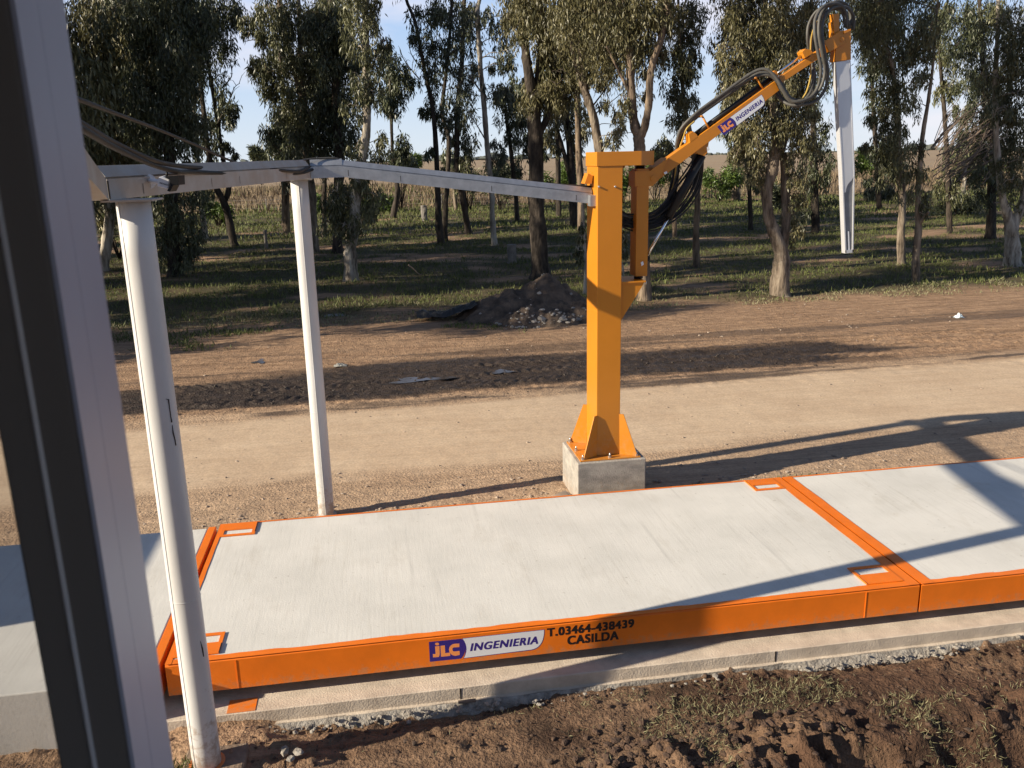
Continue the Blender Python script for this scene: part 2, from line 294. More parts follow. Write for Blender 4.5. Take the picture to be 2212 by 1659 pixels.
def ground():
    X, Y = np.meshgrid(gx, gy, indexing='ij'); Z = ground_height(X, Y)
    nx, ny = X.shape; me = bpy.data.meshes.new('ground'); co = np.stack([X, Y, Z], -1).reshape(-1, 3)
    me.vertices.add(nx*ny); me.vertices.foreach_set('co', co.ravel())
    i, j = np.meshgrid(np.arange(nx-1), np.arange(ny-1), indexing='ij'); a = (i*ny+j).ravel()
    q = np.stack([a, a+ny, a+ny+1, a+1], 1).astype(np.int32)
    me.loops.add(q.size); me.loops.foreach_set('vertex_index', q.ravel()); me.polygons.add(len(q)); me.polygons.foreach_set('loop_start', np.arange(0, q.size, 4, dtype=np.int32))
    me.polygons.foreach_set('loop_total', np.full(len(q), 4, np.int32)); me.update(); me.validate()
    me.polygons.foreach_set('use_smooth', np.ones(len(q), bool))
    x, y = X.ravel(), Y.ravel()
    vg = sstep(2.9, 3.2, y)*sstep(9.9, 9.2, y-.055*x)
    wob = .9*(fbm(x*.35, y*.6, 101)-.5) + .35*(fbm(x*2, y*3, 103)-.5)
    road = sstep(4.7, 5.9, y-.02*x+wob*.9)*sstep(9.3, 8.7, y-.055*x+.35*wob)
    road = np.maximum(road, .42*vg)
    yy = y-.055*x+.5*wob+.55*(fbm(x*.25, y*3., 113)-.5)
    wet = sstep(9.6, 10.0, yy)*sstep(12.4, 11.7, yy-.9*np.exp(-((x-4)/4.)**2))*sstep(.20, .40, fbm(x*.22+3, y*1.1, 105)+.20*sstep(8, 2, np.abs(x-3.5))-.36*sstep(10, 16, x))
    thin = sstep(9.0, 9.2, yy)*sstep(9.6, 9.45, yy)*sstep(.42, .55, fbm(x*.3, y*2.2, 107))
    streak = sstep(12.3, 12.8, yy)*sstep(15.5, 13.5, yy)*sstep(.46, .62, fbm(x*.16, y*2.6, 109))*.55
    wet = np.clip(wet+thin*.8+streak, 0, 1)
    soil = sstep(-.1, -.4, y)                                             # dark soil in front
    soil = np.clip(soil*(.62+.7*sstep(.3, .62, fbm(x*.8, y*.9, 121))), 0, 1)*sstep(.5, 1.7, x+.6*wob)
    gr = sstep(18.2, 20.2, y+1.6*wob)*sstep(.34, .54, fbm(x*.30, y*.5, 131)+.10)
    far = sstep(76, 82, y+4*wob)
    for nm, val in (('road', road), ('wet', wet), ('soil', soil), ('grass', gr), ('far', far)):
        at = me.attributes.new(nm, 'FLOAT', 'POINT'); at.data.foreach_set('value', val.astype(np.float32))
    m = bpy.data.materials.new('earth'); m.use_nodes = True; nt = m.node_tree; N = nt.nodes.new; L = nt.links.new; p = nt.nodes['Principled BSDF']
    tc = N('ShaderNodeTexCoord')
    def noise(sc, scale, det=6, rough=.6):
        mp = N('ShaderNodeMapping'); mp.inputs['Scale'].default_value = sc; L(tc.outputs['Object'], mp.inputs[0])
        n = N('ShaderNodeTexNoise'); n.inputs['Scale'].default_value = scale; n.inputs['Detail'].default_value = det; n.inputs['Roughness'].default_value = rough; L(mp.outputs[0], n.inputs['Vector']); return n.outputs['Fac']
    def two(src, a, b, lo=.35, hi=.65):
        r = N('ShaderNodeValToRGB'); e = r.color_ramp.elements; e[0].position = lo; e[0].color = (*a, 1); e[1].position = hi; e[1].color = (*b, 1); L(src, r.inputs[0]); return r.outputs[0]
    def mixc(f, a, b, mode='MIX'):
        x = N('ShaderNodeMix'); x.data_type = 'RGBA'; x.blend_type = mode
        if isinstance(f, float): x.inputs['Factor'].default_value = f
        else: L(f, x.inputs['Factor'])
        L(a, x.inputs['A']); L(b, x.inputs['B']); return x.outputs['Result']
    def att(n): a = N('ShaderNodeAttribute'); a.attribute_name = n; return a.outputs['Fac']
    nb, nf, ns, nst = noise((1, 1, 1), .9), noise((1, 1, 1), 26, 4), noise((1, 1, 1), 5), noise((.22, 1.6, 1), 2.4)
    fst = noise((.10, 2.4, 1), 6.5, 5, .65)
    dirt = mixc(.5, two(nst, (.225, .135, .082), (.43, .285, .178)), two(ns, (.24, .15, .094), (.43, .28, .175)))
    roadc = mixc(.45, two(nst, (.47, .345, .235), (.55, .42, .295)), two(nb, (.44, .32, .22), (.56, .43, .305)))
    wetc = two(ns, (.028, .020, .016), (.066, .046, .035)); soilc = mixc(.5, two(ns, (.034, .020, .012), (.094, .053, .033)), two(nb, (.041, .024, .015), (.128, .068, .041)))
    grassc = mixc(.5, two(ns, (.040, .037, .018), (.095, .085, .036), .3, .7), two(nb, (.042, .042, .018), (.15, .10, .058)))
    farc = mixc(.5, two(noise((1, .35, 1), .06), (.30, .22, .14), (.40, .31, .19)), two(nb, (.19, .13, .095), (.31, .225, .145)))
    dirt = mixc(.75, dirt, two(fst, (.58, .54, .50), (1.15, 1.15, 1.15), .36, .58), 'MULTIPLY'); c = mixc(att('road'), dirt, mixc(.35, roadc, two(fst, (.80, .79, .77), (1.05, 1.05, 1.05), .36, .52), 'MULTIPLY')); c = mixc(att('wet'), c, wetc); c = mixc(att('soil'), c, soilc); c = mixc(att('grass'), c, grassc); c = mixc(att('far'), c, farc)
    c = mixc(.55, c, two(nf, (.62, .62, .62), (1.12, 1.12, 1.12), .3, .66), 'MULTIPLY'); L(c, p.inputs['Base Color'])
    rr = N('ShaderNodeMapRange'); rr.inputs['To Min'].default_value = .95; rr.inputs['To Max'].default_value = .5; L(att('wet'), rr.inputs[0]); L(rr.outputs[0], p.inputs['Roughness']); p.inputs['Specular IOR Level'].default_value = .3
    ad = N('ShaderNodeMath'); L(nf, ad.inputs[0]); L(ns, ad.inputs[1])
    bp = N('ShaderNodeBump'); bp.inputs['Distance'].default_value = .05; L(ad.outputs[0], bp.inputs['Height']); L(bp.outputs[0], p.inputs['Normal'])
    bs = N('ShaderNodeMapRange'); bs.inputs['To Min'].default_value = .95; bs.inputs['To Max'].default_value = .10; L(att('road'), bs.inputs[0]); L(bs.outputs[0], bp.inputs['Strength'])
    me.materials.append(m); ob = bpy.data.objects.new('ground', me); COL.objects.link(ob); structure(ob)
ground()
def gh(x, y): return float(ground_height(np.array([float(x)]), np.array([float(y)]))[0])

# puddles in the wheel ruts
def puddle(u, v, ru, rv, seed):
    c = at_z(u, v, GZ); a = at_z(u+ru, v, GZ); b = at_z(u, v-rv, GZ); rx = abs(a[0]-c[0]); ry = abs(b[1]-c[1]); q = random.Random(seed); n = 28; vs = []
    zz = gh(c[0], c[1])+.012
    for k in range(n):
        g = 2*math.pi*k/n; s = 1+.35*math.sin(3*g+seed)+.2*q.uniform(-1, 1); vs.append((c[0]+rx*math.cos(g)*s, c[1]+ry*math.sin(g)*s+.06*rx*math.cos(g), zz))
    structure(MB().add(vs, [tuple(range(n))]).build('puddle', M['water']))
for i, a in enumerate([(905, 822, 60, 5), (1085, 806, 22, 4), (560, 782, 12, 4)]): puddle(*a, i+2)

# ------------------------------------------------------------------ weighbridge: approach ramp, foundation, two deck modules
rm = MB(); rm.box(-14, -.135, -.19, 2.93, GZ-.3, 0); structure(rm.build('ramp', M['deck'], bevel=.012))
tag(MB().box(-.13, -.045, -.02, 2.96, -.30, .002).build('ramp_edge', M['orange'], bevel=.006), 'orange steel edging across the end of the concrete approach ramp', 'edging')
fs = thing('foundation_slab', (7, .3, GZ-.2), 'long low concrete foundation kerb running under the near side of the orange weighbridge', 'foundation')
yN = -.195; SZ = -.42
sb = MB(); n = 120; pr = []
for i in range(n+1):
    x = -.5+15*i/n; w = .008*math.sin(i*1.7)+.006*random.uniform(-1, 1)
    pr.append([(x, yN-.045+w, -.68), (x, yN-.030+w, -.545), (x, yN-.002, -.540), (x, yN+.002*random.uniform(-1, 1), SZ-.006), (x, yN+.010, SZ), (x, 3.2, SZ), (x, 3.2, -.66)])
k = 7; sb.add([p for r in pr for p in r], [(i*k+j, i*k+(j+1) % k, (i+1)*k+(j+1) % k, (i+1)*k+j) for i in range(n) for j in range(k)])
sb.build('kerb', M['slab'], fs)
for x in (2.53, 5.55): MB().box(x-.006, x+.006, yN-.0045, yN+.004, -.538, SZ-.008).build('kerb_crack', M['ink'], fs)
xs_ = np.arange(-.3, 9.2, .012); ts_ = np.linspace(0, 1, 15)
amt = np.interp(xs_, [-.3, 0, .4, 2.7, 3.2, 3.9, 4.6, 5.6, 5.9, 7.3, 7.7, 9.2], [.6, .8, 1, .95, .7, .35, .08, .1, .8, .9, .25, .3])
XX, TT = np.meshgrid(xs_, ts_, indexing='ij'); wx = XX+.05*(fbm(XX*9, TT*3, 311)-.5)
B1 = fbm(wx*11, TT*2.6, 303, 4, .62); B2 = vnoise(wx*47+3*TT, TT*8, 305); EE = .04+.09*fbm(XX*3.1, XX*0+.3, 301)
YY = yN-.040-amt[:, None]*(EE*np.sin(TT*2.0)+.095*(B1-.42)*np.sqrt(TT)+.030*(B2-.5)*TT); ZZ = -.543-.11*TT+.02*(B1-.5)*TT
rb = MB().add(np.stack([XX, YY, ZZ], -1).reshape(-1, 3), [(i*15+j, i*15+j+1, (i+1)*15+j+1, (i+1)*15+j) for i in range(len(xs_)-1) for j in range(14)])
i = 0
for x, a in zip(xs_, amt):
    if random.random() < a*.55: rb.rock((x, yN-.07-random.uniform(0, .11), -.56+random.uniform(-.035, .03)), .006+.026*random.random()**2.2, i); i += 1
o = rb.build('rubble_edge', M['rough'], fs); stuff(o)
MB().box(.50, .74, yN+.012, yN+.20, SZ+.001, SZ+.005).build('paint_patch', M['orange'], fs)
MB().box(2.50, 2.66, yN-.075, yN-.045, -.535, -.517).build('wood_offcut', M['dead'], fs)

LD = 7.14
tk = thing('shadow_truck', (-10, 1.35, 0), 'unseen truck added beyond the left edge to cast the shadow on the approach ramp', 'truck')  # out of view, added only to throw the shadow onto the ramp
MB().box(-14.2, -6.1, .12, 2.6, .95, 2.45).build('body', M['cladding'], tk, bevel=.02); MB().box(-14.2, -6.0, .85, 1.85, .62, .93).build('chassis', M['black'], tk)
for x in (-13.2, -11.9, -7.1):
    for y in (.14, 2.30): MB().cyl((x, y, .5), (x, y+.28, .5), .5, 28).build('wheel', M['black'], tk)
def ragged_frame(x0, x1, b0, b1, bl, br, seed):
    """painted rim: flat orange sheet round the slab with an uneven inner brush line"""
    mb = MB(); z = .006
    def strip(p0, p1, inner, w, amp, s):
        n = 140; P0, P1 = np.array(p0, float), np.array(p1, float); inn = np.array(inner, float); vs = []
        for i in range(n+1):
            t = i/n; p = P0*(1-t)+P1*t
            e = w+amp*(float(fbm(np.array([t*np.linalg.norm(P1-P0)*2.2]), np.array([s*3.1]), s, 4, .6)[0])-.5)*2
            q = p+inn*max(.012, e); vs += [(p[0], p[1], z), (q[0], q[1], z)]
        mb.add(vs, [(2*i, 2*i+2, 2*i+3, 2*i+1) if np.cross(P1-P0, inn) > 0 else (2*i, 2*i+1, 2*i+3, 2*i+2) for i in range(n)])
    strip((x0, 0), (x1, 0), (0, 1), b0, .035, seed); strip((x0, 3), (x1, 3), (0, -1), b1, .008, seed+1)
    z = .0085; strip((x0, 0), (x0, 3), (1, 0), bl, .012, seed+2); strip((x1, 0), (x1, 3), (-1, 0), br, .010, seed+3)
    return mb
def deck_module(x0, label, covers, bl, br, seed):
    x1 = x0+LD; t = thing('weighbridge_deck', (x0+LD/2, 1.5, -.30), label, 'weighbridge', 'weighbridge deck modules')
    MB().box(x0+.03, x1-.03, .03, 2.97, -.22, .002).build('concrete_slab', M['deck'], t)
    MB().prism([(x0, 0, -.30), (x0, 0, -.016), (x0, .016, 0), (x0, .028, 0), (x0, .028, -.30)], (LD, 0, 0)).build('side_beam', M['orange'], t)
    MB().box(x0, x1, 2.972, 3.0, -.30, 0).build('side_beam', M['orange'], t)
    MB().box(x0, x0+.028, .03, 2.97, -.30, 0).build('end_beam', M['orange'], t); MB().box(x1-.028, x1, .03, 2.97, -.30, 0).build('end_beam', M['orange'], t)
    ragged_frame(x0, x1, .075, .035, bl, br, seed).build('painted_rim', M['orange'], t)
    for cx, near, left in covers:
        w, d = .40, .36; y0 = .09 if near else 3-.02-d; s = MB()
        if near: ring = [(0, 0, w, .19), (0, .19, .035, d), (w-.035, .19, w, d), (.035, d-.04, w-.035, d)]
        else: ring = [(0, d-.19, w, d), (0, 0, .04, d-.19), (w-.04, 0, w, d-.19), (.04, 0, w-.04, .045)]
        for a, b, c, e in ring: s.box(cx+a, cx+c, y0+b, y0+e, .007, .016)
        cv = s.build('cover_plate', M['orange'], t)
        ln = MB(); xl = cx+w-.006 if left else cx
        ln.box(xl, xl+.010, y0+(.0 if near else d-.30), y0+(.16 if near else d-.02), .0165, .021); ln.build('lifting_bar', M['ink'] if left else M['orange'], cv)
    return t
near1 = deck_module(0, 'complete white concrete weighbridge module lettered with a phone number on its orange near edge', [(.04, True, True), (.04, False, True), (LD-.52, True, False), (LD-.52, False, False)], .05, .125, 5)
# seams and lettering on the near beam (children of the first module)
for u, v in ((510, 1435), (1871, 1290)):
    x = at_y(u, v, 0)[0]; sm = MB(); sm.box(x-.004, x+.004, -.004, .002, -.298, -.02); sm.build('weld_seam', M['orange'], near1)
def px_poly(pts, Y): return [at_y(u, v, Y) for u, v in pts]
def flat(name, m, parent, pts, Y, d=.0015): return MB().prism([p for p in px_poly(pts, Y)], (0, d, 0)).build(name, m, parent)
def bez(p0, p1, p2, n=8): return [tuple((1-t)**2*np.array(p0)+2*t*(1-t)*np.array(p1)+t*t*np.array(p2)) for t in np.linspace(0, 1, n)]
def text_mesh(txt, name, m, parent, origin, xdir, updir, width, height, bold=.02, shear=0., thick=.002):
    c = bpy.data.curves.new(name, 'FONT'); c.body = txt; c.size = 1; c.shear = shear; c.space_character = 1.12
    ob = bpy.data.objects.new(name+'_tmp', c); COL.objects.link(ob); bpy.context.view_layer.update()
    me0 = bpy.data.meshes.new_from_object(ob.evaluated_get(bpy.context.evaluated_depsgraph_get())); bpy.data.objects.remove(ob); bpy.data.curves.remove(c)
    co = np.array([v.co[:] for v in me0.vertices]); fs = [tuple(p.vertices) for p in me0.polygons]; bpy.data.meshes.remove(me0)
    mn, mx = co.min(0), co.max(0); x = np.array(xdir, float); up = np.array(updir, float); o_ = np.array(origin, float); nn = np.cross(x, up); nn /= np.linalg.norm(nn)
    mb = MB()
    for i_, (dx, dy) in enumerate(((0, 0), (-1, -.6), (1, .6), (-1, .6), (1, -.6))):   # layers a hair apart give the heavy strokes of the sign
        mb.add([o_+x*((q[0]-mn[0]+dx*bold)/(mx[0]-mn[0])*width)+up*((q[1]-mn[1]+dy*bold)/(mx[1]-mn[1])*height)+nn*.00008*i_ for q in co], fs)
    return mb.build(name, m, parent)
def D(x, y): return (892.9+x/4.267, 1296+y/4.267)
def sign(parent, tf, Y, txt_sh, letters=True, ydir=-1):
    """company plate drawn with photo-measured outlines mapped by tf onto the plane Y"""
    P = lambda L_: [tf(*q) for q in L_]
    blue = [(143, 388), (440, 358)]+bez((440, 358), (482, 380), (484, 440), 7)+bez((484, 440), (474, 505), (438, 541), 7)[1:]+[(152, 570)]
    wht = [(455, 357), (1205, 277)]+bez((1205, 277), (1204, 440), (1085, 458), 10)[1:]+[(468, 535)]+bez((468, 535), (520, 440), (455, 357), 8)[1:-1]
    out = [(448, 354), (1210, 272)]+bez((1210, 272), (1210, 446), (1087, 464), 10)[1:]+[(460, 540)]+bez((460, 540), (510, 440), (448, 354), 8)[1:-1]
    bp_ = flat('emblem_panel', M['blue'], parent, P(blue), Y-.0004); flat('name_panel_border', M['blue'], parent, P(out), Y-.0003); wp = flat('name_panel', M['signwhite'], parent, P(wht), Y-.0007)
    J = [(200, 428), (240, 424), (243, 500), (236, 525), (182, 530), (180, 500), (205, 498)]; dot = [(219+19*math.cos(a), 406+13*math.sin(a)) for a in np.linspace(0, 6.28, 12, endpoint=False)]
    Lp = [(250, 423), (290, 419), (294, 490), (340, 485), (340, 515), (255, 524)]
    arc = lambda r1, r2, a0, a1: [(388+r1*math.cos(a), 459-r2*math.sin(a)) for a in np.linspace(a0, a1, 9)]
    Cp = [(424, 402)]+[(x, y) for x, y in arc(60, 56, 1.55, 4.71)]+[(428, 506), (426, 470), (392, 474)]+[(378-18*math.cos(a)*1.0, 456-20*math.sin(a)) for a in np.linspace(-1.2, 1.2, 6)]+[(395, 436), (424, 434)]
    for q in (J, dot, Lp, Cp): flat('emblem_letter', M['logoorange'], bp_, P(q), Y-.0008)
    a, b, c = (np.array(at_y(*tf(*q), Y)) for q in ((527, 470), (1146, 402), (545, 402)))
    x = b-a; w = np.linalg.norm(x); x = x/w; up = c-a; up = up-x*(up@x); hgt = np.linalg.norm(up)*1.02; up = up/np.linalg.norm(up)
    text_mesh('INGENIERIA', 'lettering', M['blue'], wp, a+np.array([0, -.0011, 0]), x, up, w, hgt, .040, txt_sh)
sign(near1, D, -.0004, .22)
for txt, a, b, c in (('T.03464-438439', (1238, 337), (2030, 250), (1238, 268)), ('CASILDA', (1425, 412), (1888, 362), (1425, 340))):
    p, q, r = (np.array(at_y(*D(*s), -.0006)) for s in (a, b, c)); x = q-p; w = np.linalg.norm(x); x /= w; up = r-p; up -= x*(up@x); h_ = np.linalg.norm(up); up /= h_
    text_mesh(txt, 'lettering', M['ink'], near1, p, x, up, w, h_*1.06, .052)
deck_module(LD+.022, 'unlettered white concrete weighbridge module cut off by the right edge of the picture', [(LD+LD-.5, True, False)], .13, .05, 25)

# ------------------------------------------------------------------ white pipe posts and the sheet-metal tray they carry
def pipe_post(x, y, r, top, label, base_orange=False, marks=(), seam=.1):
    t = thing('pipe_post', (x, y, GZ), label, 'post', 'white pipe posts'); zs = list(np.linspace(GZ-.2, top, 14))
    MB().tube([(x, y, z) for z in zs], r, 40).build('pipe', M['white'], t)
    MB().tube([(x, y, z) for z in (1.02, 1.026, 1.032)], [r, r+.0025, r], 40, cap=False).build('weld_ring', M['white'], t)
    g = math.atan2(CAM[1]-y, CAM[0]-x)-seam; MB().tube([(x+r*math.cos(g), y+r*math.sin(g), z) for z in zs], .0045, 6).build('weld_seam', M['white'], t)
    MB().box(x-r-.05, x+r+.05, y-r-.05, y+r+.05, top, top+.012).build('cap_plate', M['galvold'], t)
    f = MB(); f.tube([(x, y, GZ-.1), (x, y, GZ+.012)], r+.03, 24); f.build('base_flange', M['orange'] if base_orange else M['galvold'], t)
    for pts in marks:
        mb = MB(); w = []
        for u, v in pts:
            d = ray(u, v)[:2]; o_ = CAM[:2]-np.array([x, y]); A = d@d; B = 2*o_@d; Cc = o_@o_-(r+.001)**2; tt = (-B-math.sqrt(max(0, B*B-4*A*Cc)))/(2*A); w.append(CAM+ray(u, v)*tt)
        mb.tube(w, [.0015+.0045*abs(math.sin(i*1.9)) for i in range(len(w))], 5); mb.build('scratch', M['ink'], t)
C1 = (.435, -.77); P2 = (1.165, 4.1)
pipe_post(*C1, .11, 3.955, 'thick white pipe post in front of the weighbridge, its paint scratched black', True, [[(358, 862), (364, 863), (366, 880), (369, 900), (371, 912)], [(372, 918), (374, 935), (378, 950), (380, 962)], [(433, 1385), (437, 1400), (440, 1418)]], .95)
pipe_post(*P2, .105, 3.965, 'clean white pipe post standing behind the far edge of the weighbridge')
fo = MB(); fo.box(C1[0]-.19, C1[0]+.30, C1[1]-.2, C1[1]+.2, GZ-.2, GZ+.01)
tag(fo.build('footing', mat('soil-stained concrete', (.24, .175, .125), .95, col2=(.15, .105, .075), vscale=7, bump=.6, bscale=30), bevel=.02), 'low soil-stained concrete footing at the foot of the near white post', 'footing')

tr = thing('cable_tray', (P2[0], P2[1], 3.97), 'grey sheet-metal cable tray zigzagging from the cabin over two white posts to the orange crane', 'cable tray')
# leg over the deck (seen from its left/near face)
def tray_leg(a, b, za, zb, side, h=.135, lip=.085, wid=.22, inset=.0):
    A = np.array([a[0], a[1], za]); B = np.array([b[0], b[1], zb]); d = B-A; d2 = np.array([d[0], d[1], 0]); d2 /= np.linalg.norm(d2); nrm = np.array([-d2[1], d2[0], 0])*side
    prof = [(0, 0), (0, h), (.030, h), (.030, h+.010), (.006, h+.012), (.056, h+lip), (.064, h+lip), (.040, h-.006), (.007, h-.006), (.007, .007), (wid-.007, .007), (wid-.007, h+lip), (wid, h+lip), (wid, 0)]
    k = len(prof); vs = [A+nrm*q+np.array([0, 0, z]) for q, z in prof]+[B+nrm*q+np.array([0, 0, z]) for q, z in prof]
    f = [tuple(range(k)), tuple(range(2*k-1, k-1, -1))]+[(i, i+k, (i+1) % k+k, (i+1) % k) for i in range(k)]
    mb = MB().add(vs, f)
    return mb
# near web of each leg runs through the points measured on the photograph
def fixn(ob):
    bm = bmesh.new(); bm.from_mesh(ob.data); bmesh.ops.recalc_face_normals(bm, faces=bm.faces); bm.to_mesh(ob.data); bm.free(); return ob
s1 = fixn(tray_leg((.31, -.85), (1.315, 3.99), 3.967, 3.985, 1).build('tray_section', M['galvold'], tr))
s2 = fixn(tray_leg((1.318, 3.985), (1.70, 4.0), 3.985, 3.99, 1).build('tray_section', M['galv'], tr))
s3 = fixn(tray_leg((1.70, 4.0), (4.86, 4.11), 3.992, 3.572, 1, h=.128, lip=.075).build('tray_section', M['galv'], tr))
s0 = fixn(tray_leg((.308, -.852), (1.555, -6.39), 3.967, 4.545, -1, h=.135, lip=.09).build('tray_section', M['galvold'], tr))
for a, b, za, zb, nm in (((.31, -.85), (1.315, 3.99), 3.967, 3.985, s1), ((1.70, 4.0), (4.86, 4.11), 3.992, 3.572, s3)):
    for t in ((.10, .36, .50, .80) if nm is s1 else (.02, .22, .58, .93)):
        p = np.array([*a, za])*(1-t)+np.array([*b, zb])*t; dd = np.array([*b, zb])-np.array([*a, za]); dd /= np.linalg.norm(dd); q = p+dd*.008
        nn = np.array([dd[1], -dd[0], 0])*.003
        mk = MB(); mk.add([p+nn+(0, 0, .02), q+nn+(0, 0, .02), q+nn+(0, 0, .09), p+nn+(0, 0, .09)], [(0, 1, 2, 3)])
        mk.build('joint_mark', M['ink'], nm)
MB().box(.312, .318, -.862, -.845, 3.975, 4.09).build('joint_mark', M['ink'], tr)
en = MB().box(4.80, 4.935, 3.99, 4.13, 3.545, 3.685); en.build('end_box', M['galv'], tr, bevel=.004)

def smooth_path(pts, n=60):
    P = np.array(pts, float); m = len(P); t = np.linspace(0, m-1, n); out = []
    for q in t:
        i = int(min(q, m-2)); f = q-i; p0, p1, p2, p3 = P[max(i-1, 0)], P[i], P[i+1], P[min(i+2, m-1)]
        out.append(.5*((2*p1)+(p2-p0)*f+(2*p0-5*p1+4*p2-p3)*f*f+(3*p1-p0-3*p2+p3)*f**3))
    return out
def pxY(pts): return [at_y(u, v, Y) for u, v, Y in pts]
def cable(label, pts, r, m, n=90):
    if len(pts[0]) == 3 and abs(pts[0][1]+6.385) < .01:
        a, b = np.array(pts[1]), np.array(pts[2]); t = (-6.385-a[1])/(b[1]-a[1]); e = a+(b-a)*t; pts = [tuple(e), tuple((e+a)/2)]+list(pts[1:])
    return tag(MB().tube(smooth_path(pts, n), r, 8).build('cable', m), label, 'cable', 'cables lying on the tray')
cable('taut straight cable slanting down from the cabin to the grey tray', [(1.45, -6.385, 4.66)]+pxY([(165, 213, -3.2), (250, 245, -2.15), (330, 275, -1.05), (420, 312, .32), (515, 352, 1.9)])+[(1.12, 3.0, 4.09), (1.28, 4.06, 4.11), (1.75, 4.12, 4.13), (3.4, 4.16, 3.90), (4.9, 4.2, 3.76)], .011, M['sheath'])
cable('upper of the two sagging brown cables above the tray bend', [(1.40, -6.385, 4.60)]+pxY([(176, 268, -2.9), (260, 315, -1.7), (340, 349, -.8), (400, 360, .2), (450, 362, 1.1), (500, 355, 1.9)])+[(1.2, 3.2, 4.08), (1.35, 4.1, 4.13), (1.8, 4.15, 4.12), (3.4, 4.2, 3.92), (4.9, 4.24, 3.78)], .0165, M['sheath'])
cable('lower of the two sagging brown cables, resting on the tray corner', [(1.36, -6.385, 4.58)]+pxY([(178, 279, -2.9), (250, 320, -1.9), (330, 356, -.9), (385, 371, -.3), (430, 372, .6)])+[(.98, 2.6, 4.05), (1.25, 3.6, 4.06), (1.42, 4.12, 4.10), (1.9, 4.17, 4.08), (3.4, 4.25, 3.88), (4.9, 4.28, 3.74)], .0175, M['black'])
cable('pale loose cable bowed up over the tray joint above the far post', [(1.10, 3.75, 4.16), (1.25, 3.95, 4.205), (1.42, 4.02, 4.22), (1.62, 4.05, 4.215), (1.75, 4.08, 4.17)], .010, M['hose'], 30)

# security camera on the near end of the tray
sc = thing('security_camera', at_y(345, 392, -.3), 'white security camera with black hood bolted to the rusty tray above the near post', 'camera')
Yc = -.30
def cpt(u, v, dy=0): return np.array(at_y(u, v, Yc+dy))
MB().cyl(cpt(319, 392, .16), cpt(321, 392, .06), .058, 24, .052).build('mount_disc', M['plasticwhite'], sc)
MB().tube([cpt(320, 391, .08), cpt(330, 391, .0), cpt(345, 393, -.09)], .016, 12).build('mount_arm', M['plasticwhite'], sc)
body = MB(); a, b, c, d = (cpt(*q, -.11) for q in ((342, 382), (367, 389), (363, 410), (339, 403)))
body.prism([a, b, c, d], (.02, .10, .01)); bo = body.build('body', M['plasticwhite'], sc, bevel=.008)
text_mesh('HIKVISION', 'lettering', M['ink'], bo, cpt(344.5, 396.2, -.113), (c-d)/np.linalg.norm(c-d), (a-d)/np.linalg.norm(a-d), .058, .010, .03)
hd_ = MB(); hd_.prism([cpt(*q, -.14) for q in ((352, 381), (385, 379), (386, 399.5), (368, 401), (367, 389))], (.02, .12, .0)); hd_.prism([cpt(*q, -.14) for q in ((367.5, 401), (374, 400.5), (367, 414), (361, 412.5))], (.02, .12, .0))
hd_.build('hood', M['black'], sc)
MB().cyl(cpt(360, 380, -.05), cpt(361, 370, -.03), .008, 8).build('cable_gland', M['black'], sc)

# ------------------------------------------------------------------ orange sampling crane on its pedestal
PZ = .15
ped = MB(); x0, y0, _ = at_z(1248, 1002, PZ); x1 = at_z(1395, 990, PZ)[0]; y1 = at_z(1208, 955, PZ)[1]
ped.box(x0, x1, y0, y1, GZ-.3, PZ); tag(ped.build('pedestal', M['conc'], bevel=.012), 'square grey concrete block the orange crane is bolted to', 'pedestal')
cx, cy = (x0+x1)/2, (y0+y1)/2
cr = thing('sampling_crane', (cx, cy, PZ), 'tall orange sampling crane with a raised boom and hanging silver probe', 'crane')
hw, hd = .165, .275
YF = cy-hd
MB().box(cx-hw, cx+hw, cy-hd, cy+hd, PZ+.02, 4.05).build('column', M['amber'], cr, bevel=.006)
MB().box(x0+.05, x1-.06, y0+.05, y1-.05, PZ+.001, PZ+.02).build('base_plate', M['amber'], cr, bevel=.003)
for sx, sy in ((-1, -1), (1, -1), (-1, 1), (1, 1)):
    c0 = np.array([cx+sx*hw, cy+sy*hd, 0]); tip = np.array([cx+sx*.375, cy+sy*.395, 0]); d = tip-c0; d /= np.linalg.norm(d); nn = np.array([-d[1], d[0], 0])*.008
    ln = np.linalg.norm(tip-c0); zt = PZ+.60
    pts = [c0-nn+(0, 0, PZ+.021), tip-nn+(0, 0, PZ+.021), tip-nn+(0, 0, PZ+.05), c0-nn+d*.05+(0, 0, zt), c0-nn-d*.01+(0, 0, zt)]
    MB().prism(pts, nn*2).build('gusset', M['amber'], cr)
for ix in (-1, 0, 1):
    for iy in (-1, 0, 1):
        if ix or iy:
            bx, by = cx-.005+ix*(x1-x0-.20)/2, cy+iy*(y1-y0-.19)/2
            b_ = MB(); b_.tube([(bx, by, PZ+.02), (bx, by, PZ+.048)], .026, 6, smooth=False); b_.cyl((bx, by, PZ+.048), (bx, by, PZ+.085), .013, 10); b_.build('anchor_bolt', M['steel'], cr)
